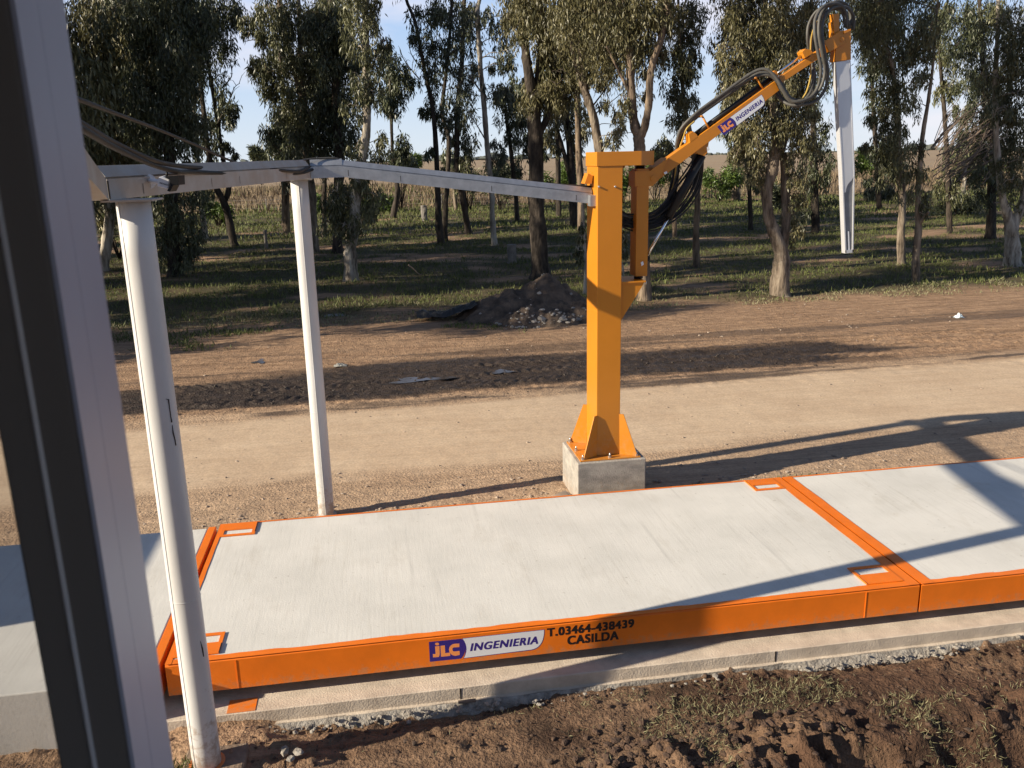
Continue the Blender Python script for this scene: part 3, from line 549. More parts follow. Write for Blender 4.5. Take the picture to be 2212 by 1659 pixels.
# cap beam
yc0 = YF-.012
ca, cb, cc_ = at_y(1287, 330, yc0), at_y(1386, 324, yc0), at_y(1413, 322, yc0+.12)
zc0, zc1 = 4.045, 4.222; xr = cb[0]; xe = at_y(1413, 340, yc0+.16)[0]
MB().prism([(cx-hw-.014, yc0, zc0), (xr, yc0, zc0), (xe, yc0+.16, zc0), (xe, cy+hd-.15, zc0), (xr, cy+hd+.012, zc0), (cx-hw-.014, cy+hd+.012, zc0)], (0, 0, zc1-zc0)).build('cap_beam', M['amber'], cr, bevel=.004)
MB().prism([(cx+hw, cy-.02, zc0), (cx+hw+.11, cy-.02, zc0), (cx+hw, cy-.02, zc0-.20)], (0, .02, 0)).build('cap_rib', M['amber'], cr)
fl = [at_y(*q, cy-.1) for q in ((1271, 374), (1263, 397), (1278, 397), (1281, 380))]
MB().prism(fl, (0, .2, 0)).build('cable_hood', M['amber'], cr)
for u in (1293, 1328):
    p = at_y(u, 403, YF); MB().cyl(p+np.array([0, -.022, 0]), p+np.array([0, .01, 0]), .013, 8).build('side_bolt', M['steel'], cr)
# mast
mx0, mx1 = at_y(1375, 450, cy-.13)[0], at_y(1401, 450, cy-.13)[0]; MY0, MY1 = cy-.13, cy+.13
zb = at_y(1380, 597, MY0)[2]; zt = 4.0
ms = MB(); ms.box(mx0, mx1, MY0, MY1, zb, zt); ms.build('mast', M['amber'], cr, bevel=.004)
xm = (mx0+mx1)/2
MB().cyl((xm, cy, zt), (xm, cy, zc0), .055, 16).build('mast_pivot', M['black'], cr); MB().cyl((xm, cy, zb-.045), (xm, cy, zb), .06, 16).build('mast_pivot', M['black'], cr)
bz = zb-.045; xb1 = at_y(1396, 604, YF+.02)[0]
br = MB(); br.box(cx+hw, xb1, YF+.02, cy+hd-.02, bz-.022, bz); br.build('shelf_plate', M['amber'], cr, bevel=.003)
zlo = at_y(1333, 697, YF)[2]
for yy in (YF+.04, cy+hd-.06):
    MB().prism([(cx+hw, yy, bz-.022), (xb1-.02, yy, bz-.022), (xb1-.04, yy, bz-.06), (cx+hw, yy, zlo)], (0, .014, 0)).build('shelf_bracket', M['amber'], cr)
for k in range(4):
    MB().cyl((xm-.05+.033*k, YF+.10, bz-.06), (xm-.05+.033*k, YF+.10, bz-.022), .011, 6).build('shelf_bolt', M['steel'], cr)
# boom, drawn in the plane of its near face
BY = cy-.075; BW = .15
def BP(pts, Y=BY): return [at_y(u, v, Y) for u, v in pts]
def bprism(pts, name, m, parent=cr, Y=BY, w=BW, bevel=.003): return MB().prism(BP(pts, Y), (0, w, 0)).build(name, m, parent, bevel=bevel)
bprism([(1372, 370), (1405, 368.5), (1444, 340), (1423.5, 388), (1410, 402), (1372, 403)], 'boom_root', M['amber'], Y=MY0-.014, w=.288)
bm_ = bprism([(1432, 349.5), (1444, 340.5), (1532, 277.5), (1642, 198), (1674, 175.5), (1683.5, 195), (1643.5, 226), (1554, 290), (1423, 388), (1421, 380)], 'boom', M['amber'])
bprism([(1683, 168), (1767.5, 109.5), (1790, 95), (1797, 107), (1767.5, 127.5), (1698, 173), (1684, 183)], 'boom_extension', M['amber'], Y=BY+.022, w=.106)
pn = at_y(1411, 385, MY0-.02); MB().cyl(pn+np.array([0, -.016, 0]), pn+np.array([0, .31, 0]), .036, 18).build('pivot_pin', M['amber'], cr)
for q in ([(1434, 372.5), (1440, 369.5), (1442, 374), (1436, 377)], [(1527, 318), (1531, 316), (1533, 324), (1528, 327)], [(1384, 567), (1389, 564), (1391, 571), (1386, 575)]):
    flat('grease_label', M['signwhite'], cr, q, MY0-.020)
# lugs and hydraulic ram
bprism([(1502, 322), (1532, 303), (1528, 330), (1522, 337), (1505, 331)], 'ram_lug', M['amber'], Y=BY+.02, w=.11)
bprism([(1382, 549), (1401, 551), (1400, 559), (1383, 580)], 'ram_lug', M['amber'], Y=cy-.06, w=.12)
r0, r1, r2 = at_y(1395, 557, cy), at_y(1444, 469, cy), at_y(1517, 336, cy)
MB().cyl(r0, r1, .021, 14).build('ram_rod', M['chrome'], cr); MB().cyl(r1, r2, .052, 18).build('ram_barrel', M['black'], cr)
MB().cyl(r0+np.array([0, -.08, 0]), r0+np.array([0, .08, 0]), .035, 14).build('ram_eye', M['black'], cr)
# telescoping ram on top of the boom
q0, q1, q2 = at_y(1497, 294, cy), at_y(1667, 168, cy), at_y(1734, 118, cy)
MB().cyl(q0, q1, .034, 16).build('top_ram_barrel', M['black'], cr); MB().cyl(q1, q2, .017, 12).build('top_ram_rod', M['chrome'], cr)
bprism([(1488, 290), (1497, 283), (1506, 291), (1508, 297), (1491, 309)], 'ram_bracket', M['amber'], w=.15, Y=BY)
bprism([(1733, 112), (1740, 105), (1752, 108), (1757, 114), (1744, 123), (1739, 126)], 'ram_bracket', M['amber'], w=.15, Y=BY)
bprism([(1668, 158), (1674, 152), (1680, 155), (1683, 172), (1676, 174)], 'ram_bracket', M['amber'], w=.15, Y=BY)
for a, b in (((1517, 251), (1533, 280)), ((1633, 168), (1649, 193))):
    MB().tube([at_y(*b, cy-.04), at_y(*a, cy-.04)], .013, 8).build('hose_stand', M['amber'], cr); p = at_y(*a, cy-.08); MB().cyl(p, p+np.array([0, .16, 0]), .014, 8).build('hose_saddle', M['amber'], cr)
# head and probe
bprism([(1780, 90), (1814, 67), (1827, 93), (1792, 112.5)], 'head_fork', M['amber'], Y=BY-.02, w=.02); bprism([(1780, 90), (1814, 67), (1827, 93), (1792, 112.5)], 'head_fork', M['amber'], Y=BY+.15, w=.02)
bprism([(1807, 84), (1812, 67), (1838, 64), (1838.5, 129), (1804, 133)], 'probe_head', M['amber'], Y=BY+.004, w=.14)
bprism([(1799.5, 30), (1812.5, 29), (1814, 72), (1803, 88)], 'head_post', M['amber'], Y=BY+.03, w=.09); bprism([(1795, 48), (1799, 47), (1803, 84), (1796, 86)], 'head_rib', M['amber'], Y=BY+.05, w=.06)
bprism([(1822, 67), (1838, 62), (1839, 66), (1824, 73)], 'head_rib', M['amber'], Y=BY-.01, w=.17)
p = at_y(1818.5, 85, BY-.02); MB().cyl(p+np.array([0, -.012, 0]), p+np.array([0, .20, 0]), .026, 14).build('head_pin', M['amber'], cr)
pf = [(1805.5, 134), (1837.5, 130), (1846.5, 371), (1843.8, 545), (1826, 547), (1819, 371)]
PYF = BY+.02
pb = MB().prism(BP([(1806.5, 134), (1836.8, 131), (1845.8, 371), (1843, 544), (1826.8, 546), (1820, 371)], PYF+.012), (0, .075, 0)).build('probe_lining', M['probein'], cr)
curve = [(1846.2, 372)]+bez((1846.2, 372), (1843, 388), (1836, 393), 5)+bez((1836, 393), (1828, 400), (1827, 415), 5)[1:]+[(1821, 418)]
MB().prism(BP([(1805.5, 134), (1837.5, 130)]+curve+[(1819, 371)], PYF), (0, .011, 0)).build('probe_plate', M['probe'], cr)
for a in ([(1805.5, 134), (1808, 134), (1821.5, 371), (1828.5, 546), (1826, 547), (1819, 371)], [(1835, 130), (1837.5, 130), (1846.5, 371), (1843.8, 545), (1841.3, 545.5), (1844, 371)], [(1825.8, 541), (1844, 539), (1843.8, 545.5), (1826, 547.5)]):
    MB().prism(BP(a, PYF-.004), (0, .098, 0)).build('probe_rail', M['probe'], cr)
flat('inner_tube', M['signwhite'], pb, [(1831, 500), (1834, 499.5), (1835.5, 541), (1832, 541.5)], PYF+.004)
# company plate on the boom
bo_, be_ = np.array((1548.5, 273.0)), np.array((1643.0, 205.0)); ax = (be_-bo_)/np.linalg.norm(be_-bo_); ay = np.array((-ax[1], ax[0]))
def BD(x, y):
    # photo-measured sign outline straightened, then laid along the boom
    s = (x-143)/1062.; t = (y-(388-(x-143)*.1046))/182.
    return tuple(bo_+ax*s*118+ay*(t*23.0+1.0))
sign(bm_, BD, BY-.0006, .05)
# hoses
def Z5(x, y): return (1497.7+x/5.486, y/5.486)
def Z4(x, y): return (1152+x/4.8, 288+y/4.8)
def hose(pts, r, m, jit=0., name='hose', Y0=cy, seed=0, n=90):
    q = random.Random(seed); w = []
    for i, (u, v, dy) in enumerate(pts): w.append(at_y(u+q.uniform(-jit, jit), v+q.uniform(-jit, jit), Y0+dy+q.uniform(-.02, .02)))
    return MB().tube(smooth_path(w, n), [r*(1+.05*math.sin(i*2.4)) for i in range(n)], 9).build(name, m, cr)
base_ = [(*Z5(1840, 330), .03), (*Z5(1850, 190), .02), (*Z5(1790, 80), 0), (*Z5(1680, 50), -.05), (*Z5(1560, 100), -.12), (*Z5(1480, 230), -.18), (*Z5(1470, 420), -.20), (*Z5(1510, 640), -.20), (*Z5(1545, 840), -.18), (*Z5(1510, 1030), -.16), (*Z5(1420, 1160), -.15), (*Z5(1270, 1215), -.16), (*Z5(1150, 1190), -.17), (*Z5(1060, 1060), -.17), (*Z5(970, 920), -.15), (*Z5(860, 862), -.12), (*Z5(740, 880), -.08)]
tail = [(*Z5(560, 985), -.05), (*Z5(300, 1170), -.04), (*Z5(60, 1345), -.04), (1477, 275, -.02), (1466, 295, .05), (1460, 330, .13), (1462, 370, .16), (1450, 420, .18), (1425, 455, .16), (1395, 470, .10), (1360, 474, .02), (1330, 462, .0)]
for k in range(3):
    o_ = [(-6, -2), (10, 4), (3, -5)][k]
    hose([(u+o_[0]*(1 if i < 12 else .15), v+o_[1]+(5*(k-1) if i > 14 else 0), dy+.05*k) for i, (u, v, dy) in enumerate(base_)]+[(u, v+5*(k-1), dy+.03*k) for u, v, dy in tail], .021, M['hose'], .8, seed=k)
hose([(*Z5(1800, 330), .06), (*Z5(1760, 140), .05), (*Z5(1640, 70), .0), (*Z5(1470, 130), .05), (*Z5(1370, 280), .10), (*Z5(1355, 450), .13), (*Z5(1375, 620), .15), (*Z5(1410, 790), .12), (*Z5(1420, 930), .0), (*Z5(1380, 1100), -.1), (*Z5(1270, 1230), -.14), (*Z5(1130, 1240), -.1), (*Z5(1000, 1150), .05), (*Z5(930, 1010), .12)], .020, M['hose'], .8, seed=9)
hose([(u+9, v+7, dy+.02) for u, v, dy in [(*Z5(1800, 330), .06), (*Z5(1760, 140), .05), (*Z5(1640, 60), .0), (*Z5(1490, 130), .05), (*Z5(1385, 280), .10), (*Z5(1345, 450), .13), (*Z5(1355, 620), .15), (*Z5(1380, 790), .12), (*Z5(1390, 930), .0), (*Z5(1345, 1090), -.1), (*Z5(1250, 1200), -.14), (*Z5(1130, 1215), -.1), (*Z5(1010, 1130), .05), (*Z5(940, 1000), .12)]], .020, M['hose'], .8, seed=15)
hose([(*Z5(1460, 250), -.10), (*Z5(1410, 400), -.02), (*Z5(1390, 560), .05), (*Z5(1390, 760), .05), (*Z5(1385, 920), -.05), (*Z5(1340, 1090), -.11), (*Z5(1270, 1190), -.12)], .011, M['yellow'], .4, seed=10)
hose([(1500, 262, -.04), (1484, 278, -.05), (1476, 298, .0), (1468, 320, .09), (1462, 352, .13), (1454, 400, .15), (1432, 445, .14), (1405, 468, .1)], .011, M['yellow'], .5, seed=12)
for k in range(13):
    t = k/12; s = (t-.5)
    sag = random.uniform(.5, 1.5); e = random.uniform(-5, 5)
    hose([(1513+12*s, 330+6*t, .03), (1502+30*s+e, 374+14*s, .05+.1*t), (1482+46*s+e, 414+20*s*sag, .05+.1*t), (1453+44*s, 452+26*s*sag, .05+.08*t), (1420+26*s, 476+34*s*sag, .04), (1390+10*s, 483+38*s*sag, .02), (1362, 482+36*s*sag, .02), (1345, 474+32*s, .02), (1325, 460+24*s, .02)], .0125, M['black'] if k % 4 else M['sheath'], 1.6, seed=30+k)
for k in range(4):
    hose([(1478+3*k, 262+2*k, .14), (1466+2*k, 300, .16), (1460+3*k, 345, .17), (1449+4*k, 400, .17), (1438+5*k, 440, .14), (1412+4*k, 466+4*k, .1), (1380, 478+5*k, .05), (1330, 465+5*k, .02)], .016, M['black'], 1.2, seed=60+k)

# ------------------------------------------------------------------ control cabin the picture is taken from
cab = thing('control_cabin', (2.6, -8.2, GZ), 'control cabin seen from inside as a dark window post with a pale grey outer side', 'cabin')
FX = 1.82; yI, yO = -6.468, -6.392
wl = MB(); wl.box(-.2, 5.2, -10.2, yO, GZ-.2, 2.95); wl.build('lower_storey', M['cladding'], cab)
MB().box(-.2, 5.2, -10.2, -10.1, 2.952, 3.5).build('rear_wall', M['room'], cab); MB().box(-.2, 5.2, -10.2, -10.1, 4.6, 5.1).build('rear_wall', M['room'], cab); MB().box(-.2, 1.2, -10.2, -10.1, 3.502, 4.598).build('rear_wall', M['room'], cab); MB().box(-.2, -.1, -10.098, yO, 2.952, 5.1).build('end_wall', M['room'], cab); MB().box(5.1, 5.2, -10.098, yO, 2.952, 3.45).build('end_wall', M['room'], cab); MB().box(5.1, 5.2, -10.098, yO, 4.6, 5.1).build('end_wall', M['room'], cab)
MB().box(-.3, 5.3, -10.3, yO+.12, 5.102, 5.2).build('roof', M['room'], cab)
MB().box(-.098, 5.098, yI, yO, 4.52, 5.1).build('head_wall', M['room'], cab); MB().box(-.098, 5.098, yI, yO, 2.952, 3.45).build('sill_wall', M['room'], cab)
MB().box(-.098, .85, yI, yO, 3.452, 4.518).build('side_wall', M['room'], cab); MB().box(4.75, 5.098, yI, yO, 3.452, 4.518).build('side_wall', M['room'], cab)
wn = MB(); wn.box(FX-.044, FX-.003, yI, yI+.03, 3.452, 4.518); wn.build('window_stile', M['darkframe'], cab, bevel=.002)
MB().box(FX-.046, FX, yI+.0315, yO, 3.452, 4.518).build('window_post', M['frame'], cab)
MB().box(FX-.0025, FX, yI-.001, yI+.031, 3.452, 4.518).build('post_edging', M['frame'], cab)
MB().tube([(FX-.0235, yI-.0005, 3.452), (FX-.0235, yI-.0005, 4.518)], .0016, 8).build('stile_trim', mat('bare metal trim', (.72, .74, .78), .35), cab)
MB().box(.85, FX-.046, yI+.012, yI+.016, 3.452, 4.518).build('window_pane', M['glass'], cab)
#==TREES==
# ------------------------------------------------------------------ trees
def leaf_mesh(cent, axis, length, width, tint, name, m, parent=None):
    """cent (n,3) leaf bases, axis (n,3) unit hang direction; each leaf is a small pointed blade"""
    n = len(cent); rnd = rng.normal(size=(n, 3)); side = np.cross(axis, rnd); side /= np.linalg.norm(side, axis=1, keepdims=True)+1e-9
    fold = np.cross(axis, side)
    L_ = length[:, None]; W_ = width[:, None]
    mid = cent+axis*L_*.42+fold*L_*.06
    v = np.stack([cent, mid-side*W_*.5, cent+axis*L_, mid+side*W_*.5], 1).reshape(-1, 3)
    me = bpy.data.meshes.new(name); me.vertices.add(4*n); me.vertices.foreach_set('co', v.ravel().astype(np.float32))
    me.loops.add(4*n); me.loops.foreach_set('vertex_index', np.arange(4*n, dtype=np.int32)); me.polygons.add(n)
    me.polygons.foreach_set('loop_start', np.arange(0, 4*n, 4, dtype=np.int32)); me.polygons.foreach_set('loop_total', np.full(n, 4, np.int32))
    at = me.attributes.new('tint', 'FLOAT', 'FACE'); at.data.foreach_set('value', tint.astype(np.float32)); me.update(); me.materials.append(m)
    ob = bpy.data.objects.new(name, me); COL.objects.link(ob)
    if parent is not None: attach(ob, parent)
    return ob
def foliage(clumps, dist, dens, droop):
    """clumps: (centre, radius); returns leaf arrays and twig ends"""
    C_, A_, Ln, W_, T_ = [], [], [], [], []; twigs = []
    ll = max(.11, .0047*dist)
    for c, r in clumps:
        c = np.array(c); ns = max(6, int(14*dens*(r/.9)**1.3)); tone = rng.uniform(0, 1)
        for _ in range(ns):
            d = rng.normal(size=3); d /= np.linalg.norm(d); p = c+d*r*1.2*rng.uniform(.15, 1.0)**.6*np.array([1, 1, 1.0]); twigs.append((c, p))
            k = int(min(1600, max(36, 21.0*dens*(r/ns**.333/ll)**2))); rs = r*.31
            q = rng.normal(size=(k, 3))*np.array([rs*.62, rs*.62, rs*1.15]) + p - np.array([0, 0, rs*.7])
            a = rng.normal(size=(k, 3))*(.42 if droop else .9)+np.array([0, 0, -1.1 if droop else -.35]); a /= np.linalg.norm(a, axis=1, keepdims=True)
            C_.append(q); A_.append(a); Ln.append(ll*rng.uniform(.85, 1.7, k)); W_.append(ll*rng.uniform(.20, .36, k)); T_.append(np.clip(tone*.35+rng.uniform(0, 1, k)**2.2*.75+.08*rng.normal(), 0, 1))
    return np.concatenate(C_), np.concatenate(A_), np.concatenate(Ln), np.concatenate(W_), np.concatenate(T_), twigs
NLEAF = 0
def gum_tree(label, base, stems, clumps, barkk='pale', leaf='olive', dens=1.0, Y=None, group='gum trees behind the track', bare=(), top=True, droop=True, name='gum_tree', spread=1.0):
    """base (u, v) on the photo or Y given; stems: list of [(u, v, width_px), ...] from the ground up; clumps: (u, v, r_px)"""
    global NLEAF
    if Y is None: Y = at_z(base[0], base[1], GZ)[1]
    g = at_y(base[0], base[1], Y); z0 = gh(g[0], Y); dist = Y-CAM[1]; k = dist/(FPX/PS)
    root = thing(name, (g[0], Y, z0), label, 'tree', group)
    sd = int(abs(base[0]*7+base[1])); q = random.Random(sd); tm = MB(); paths = []
    for si, st in enumerate(stems):
        yo = 0 if si == 0 else q.uniform(-.5, .5); pts = []; rad = []
        for i, (u, v, w) in enumerate(st):
            p = at_y(u, v, Y+yo*min(1, i/2)); pts.append(p); rad.append(w*k*.5)
        if si == 0: pts[0] = np.array([pts[0][0], Y, z0-.15])
        n = 8*len(pts); P = smooth_path(pts, n); R = list(np.interp(np.linspace(0, len(rad)-1, n), range(len(rad)), rad))
        for i in range(n):
            P[i] = P[i]+np.array([q.uniform(-1, 1), q.uniform(-1, 1), 0])*R[i]*.05
            R[i] *= 1+.05*math.sin(i*.8+sd)+.03*q.uniform(-1, 1)
        if si == 0: R[0] *= 1.45; R[1] *= 1.25; R[2] *= 1.08
        tm.tube(P, R, 12, ridge=.09, wob=.08, seed=sd+si); paths.append((P, R))
    cl = []
    for u, v, r in clumps:
        for j in range(2 if r > 24 else 1):
            rr = r*(1 if j == 0 else .75); cl.append((at_y(u+(q.uniform(-.4, .4)*r if j else 0), v+(q.uniform(-.4, .4)*r if j else 0), Y+spread*q.uniform(-1.1, 1.1)*r*k*(1 if j == 0 else 1.8)), rr*k))
    if top:                                                             # the part of the crown above the picture
        for P, R in paths:
            if P[-1][2] > at_y(1106, 0, Y)[2]-1.5:
                for _ in range(3): cl.append((P[-1]+np.array([q.uniform(-1.6, 1.6), q.uniform(-1.6, 1.6), q.uniform(.2, 3.2)]), q.uniform(.9, 1.4)))
    tips = []
    for c, r in cl:                                                     # limbs out to the leaf clumps
        best = None
        for P, R in paths:
            for i in range(len(P)//5, len(P)):
                d = P[i]-c; cost = np.linalg.norm(d)+max(0, d[2]+.25*np.hypot(d[0], d[1]))*2.0
                if best is None or cost < best[0]: best = (cost, P[i], R[i])
        a, ra = best[1], best[2]; m_ = (a+c)/2+np.array([q.uniform(-.2, .2), q.uniform(-.2, .2), .10*np.linalg.norm(c-a)]); e = c+(0, 0, -.2*r)
        r_ = min(ra*.55, max(.018, .030*r+.010*np.linalg.norm(c-a)))
        tm.tube(smooth_path([a, m_, e], 9), np.linspace(r_, r_*.4, 9), 6, seed=sd)
    for st in bare:
        pts = smooth_path([at_y(u, v, Y) for u, v, w in st], 14); tm.tube(pts, np.interp(np.linspace(0, len(st)-1, 14), range(len(st)), [w*k*.5 for u, v, w in st]), 6, seed=sd)
        for i in range(4, 14, 2):
            e = pts[i]+np.array([q.uniform(-1, 1), q.uniform(-.6, .6), q.uniform(.1, 1)])*k*22; tm.tube([pts[i], (pts[i]+e)/2+np.array([0, 0, k*4]), e], [k*.6, k*.45, k*.25], 4)
    C_, A_, Ln, W_, T_, tw = foliage(cl, dist, dens, droop)
    for c, p in tw[::2]:
        mid = (np.array(c)+p)/2+np.array([0, 0, .12]); tm.tube([c, mid, p], [.012+.0003*dist, .010+.0002*dist, .006], 4, cap=False)
    NLEAF += len(C_)
    tm.build('trunk', BARK[barkk], root); leaf_mesh(C_, A_, Ln, W_, T_, 'crown', LEAF[leaf], root)
    return root
def scat(pts, r, n, seed):
    """extra clumps jittered round a polyline of photo points"""
    q = random.Random(seed); out = []
    for _ in range(n):
        i = q.randrange(len(pts)); u, v = pts[i]; out.append((u+q.gauss(0, 1)*r*.8, v+q.gauss(0, 1)*r*.8, r*q.uniform(.6, 1.2)))
    return out
T = gum_tree
T('dense dark gum tree half hidden behind the dark window post', (222, 585), [[(222, 585, 22), (236, 480, 20), (246, 330, 17), (250, 150, 14), (246, -80, 9)]],
  [(190, 40, 55), (240, 20, 60), (300, 30, 60), (190, 130, 50), (250, 110, 60), (310, 110, 55), (180, 220, 40), (225, 200, 45), (290, 190, 50), (200, 300, 38), (250, 275, 40), (300, 260, 45), (215, 370, 30), (180, 350, 30), (230, 440, 32), (265, 330, 35), (280, 400, 28)], 'white', 'warm', 1.0)
T('dark gum tree rising behind the near white post', (378, 597), [[(378, 597, 30), (373, 500, 26), (366, 350, 23), (360, 200, 19), (352, 50, 14), (350, -120, 9)], [(366, 350, 14), (345, 235, 10), (362, 165, 9), (380, 60, 7)]],
  [(340, 30, 55), (400, 30, 50), (330, 110, 55), (390, 110, 50), (430, 60, 40), (330, 190, 50), (385, 180, 45), (320, 260, 42), (370, 250, 45), (405, 245, 32), (340, 320, 34), (400, 320, 30), (350, 440, 34), (395, 470, 36), (340, 510, 32), (400, 530, 34), (375, 560, 28), (420, 430, 28)], 'dark', 'dark', 1.05)
T('slim white-barked gum tree left of the forked dark trunk', (445, 515), [[(445, 515, 12), (432, 430, 10), (426, 380, 9), (424, 290, 8), (416, 180, 6), (410, 40, 4)]], [(420, 300, 22), (400, 370, 18), (432, 390, 18), (415, 200, 26), (405, 110, 28), (400, 30, 30)], 'white', 'olive', .9)
T('two-stemmed dark gum tree forking low, at the left edge of the wide sky gap', (507, 531), [[(507, 531, 17), (496, 480, 15), (484, 440, 15), (466, 400, 11), (453, 347, 10), (437, 213, 9), (430, 160, 8), (420, 60, 7), (415, -80, 5)], [(484, 440, 11), (494, 405, 10), (481, 337, 9), (462, 213, 8), (450, 140, 7), (440, 50, 6), (436, -80, 4)]],
  [(470, 25, 40), (505, 15, 30), (430, 40, 40), (455, 95, 34), (480, 100, 22), (430, 130, 30), (465, 170, 24), (480, 205, 20), (490, 232, 24), (508, 240, 16), (470, 245, 20), (450, 280, 26), (430, 250, 26), (490, 315, 13), (500, 250, 12), (505, 338, 9), (460, 320, 22), (440, 360, 22), (440, 415, 16)], 'dark', 'dark', .8,
  bare=([(468, 270, 4), (492, 225, 2), (506, 190, 1.4), (518, 180, 1)], [(480, 190, 3), (500, 165, 2), (498, 140, 1)]))
T('gum tree with short orange-lit trunk left of the far white post', (620, 507), [[(620, 507, 17), (617, 450, 16), (614, 390, 14), (606, 320, 9), (600, 260, 6)]], [(600, 255, 24), (588, 290, 26), (615, 300, 30), (600, 335, 26), (635, 330, 28), (625, 250, 28), (640, 395, 22), (592, 350, 16)], 'tan', 'dark', 1.0, top=False)
T('tall pale-streaked gum tree with a leafy arm reaching into the sky gap', (676, 545), [[(676, 545, 24), (671, 430, 22), (664, 343, 20), (655, 230, 17), (640, 156, 14), (620, 94, 12), (606, 35, 9), (598, -70, 6)], [(655, 230, 12), (650, 150, 11), (648, 73, 10), (645, 0, 8), (640, -90, 5)]],
  [(545, 48, 20), (528, 52, 13), (560, 62, 14), (575, 78, 16), (600, 60, 30), (580, 20, 26), (610, 10, 30), (590, 105, 28), (560, 125, 18), (545, 135, 13), (575, 150, 26), (610, 140, 34), (635, 60, 26), (600, 185, 30), (640, 200, 32), (660, 120, 30), (690, 160, 34), (670, 50, 32), (690, 20, 28), (620, 235, 26), (670, 250, 30), (700, 230, 30), (640, 280, 28), (680, 300, 26), (660, 340, 26)], 'pale', 'olive', 1.05,
  bare=([(575, 92, 3), (550, 86, 2), (528, 90, 1)],))
T('broad dark-stemmed gum tree inside the leafy clump behind the far white post', (728, 548), [[(728, 548, 22), (730, 450, 20), (732, 343, 19), (726, 208, 17), (722, 125, 15), (715, 0, 12), (712, -90, 7)]],
  [(700, 60, 36), (740, 30, 34), (735, 95, 34), (755, 140, 34), (700, 120, 34), (760, 200, 30), (720, 190, 36), (740, 250, 34), (700, 280, 32), (755, 290, 30), (720, 325, 28), (690, 340, 24)], 'dark', 'dark', 1.0)
T('gum tree with a broad white butt and leaves hanging low behind the tray', (757, 607), [[(757, 607, 34), (757, 560, 27), (761, 510, 24), (770, 420, 22), (783, 340, 19), (791, 281, 17), (794, 208, 16), (790, 125, 15), (790, 21, 12), (786, -90, 7)]],
  [(770, 20, 34), (800, 50, 26), (810, 15, 24), (770, 90, 28), (815, 120, 26), (780, 170, 26), (830, 90, 14), (810, 200, 24), (770, 230, 24), (830, 300, 22), (812, 330, 24), (770, 320, 24), (745, 425, 34), (790, 420, 32), (720, 450, 26), (765, 460, 32), (710, 480, 20), (800, 455, 18), (740, 490, 22), (735, 405, 28), (785, 395, 26)], 'white', 'olive', 1.05)
T('thin dark gum tree with curved foot left of the second sky gap', (848, 471), [[(848, 471, 13), (858, 420, 12), (857, 393, 10), (848, 340, 7), (845, 233, 6), (840, 130, 5), (836, 90, 3)]],
  [(832, 100, 16), (846, 125, 22), (835, 160, 24), (862, 155, 24), (880, 165, 14), (848, 200, 26), (872, 190, 18), (832, 205, 20), (850, 235, 20), (866, 310, 18), (875, 325, 14), (850, 345, 16), (880, 340, 12)], 'dark', 'dark', .9, top=False)
T('slender dark gum tree leaning left, right of the second sky gap', (953, 526), [[(953, 526, 16), (947, 460, 14), (945, 411, 12), (944, 360, 11), (934, 233, 9.5), (917, 150, 8), (897, 50, 7), (877, -5, 6), (868, -80, 4)]],
  [(900, 25, 22), (920, 60, 24), (935, 25, 26), (945, 100, 26), (925, 120, 20), (900, 85, 14), (920, 165, 18), (945, 175, 22), (932, 230, 18), (945, 240, 20), (918, 240, 10), (930, 325, 10), (960, 270, 18), (975, 240, 18)], 'dark', 'dark', .75,
  bare=([(905, 170, 3), (880, 140, 2), (868, 120, 1.2)], [(918, 160, 2.4), (890, 120, 1.6), (884, 95, 1)]))
T('second dark stem growing close beside the slender leaning gum tree', (960, 520), [[(960, 520, 13), (963, 442, 11), (966, 400, 10), (969, 300, 9), (955, 240, 8), (967, 133, 7), (975, 20, 6), (978, -80, 4)]],
  [(965, 30, 30), (990, 60, 26), (980, 110, 26), (960, 140, 24), (1000, 150, 22), (985, 190, 24), (965, 215, 20)], 'dark', 'grey', .8)
T('straight dark gum tree, third trunk right of the second sky gap', (1013, 505), [[(1013, 505, 14), (1003, 450, 13), (997, 410, 13), (987, 360, 13), (990, 213, 11), (997, 150, 10), (1003, 0, 8), (1006, -80, 5)]],
  [(1010, 20, 26), (1020, 90, 22), (1000, 240, 24), (985, 255, 22), (1012, 300, 22), (1020, 320, 18), (1005, 345, 16), (985, 300, 14), (1010, 200, 20), (1015, 140, 20), (960, 370, 14)], 'dark', 'olive', .85)
T('tall pale smooth gum tree midway between second sky gap and crane', (1068, 530), [[(1068, 530, 15), (1064, 470, 11), (1062, 417, 11), (1053, 320, 11), (1047, 247, 11), (1042, 190, 10.5), (1037, 133, 10), (1031, 33, 9.5), (1037, -10, 8), (1040, -90, 5)]],
  [(1070, 60, 22), (1085, 80, 20), (1062, 30, 18), (1088, 110, 20), (1072, 140, 18), (1100, 135, 12), (1060, 190, 18), (1085, 200, 20), (1100, 200, 14), (1020, 60, 16), (1015, 30, 14), (1105, 30, 12), (1075, 315, 14), (1090, 335, 14), (1065, 345, 12)], 'white', 'grey', .75,
  bare=([(1044, 205, 4), (1025, 180, 3), (1010, 165, 2)], [(1050, 305, 3), (1030, 270, 2.4), (1010, 240, 1.6)], [(1036, 125, 3.4), (1060, 122, 2), (1085, 135, 1.2)]))
T('small dark gum tree between the pale smooth trunk and the thickest trunk', (1118, 480), [[(1118, 480, 10), (1112, 400, 10), (1104, 330, 9), (1096, 270, 8), (1090, 215, 6)]], [(1100, 205, 26), (1120, 230, 28), (1080, 220, 18), (1130, 200, 22), (1095, 245, 22), (1125, 270, 22), (1110, 300, 18), (1130, 330, 20), (1115, 365, 18), (1140, 300, 16), (1075, 370, 14)], 'dark', 'dark', .9, top=False)
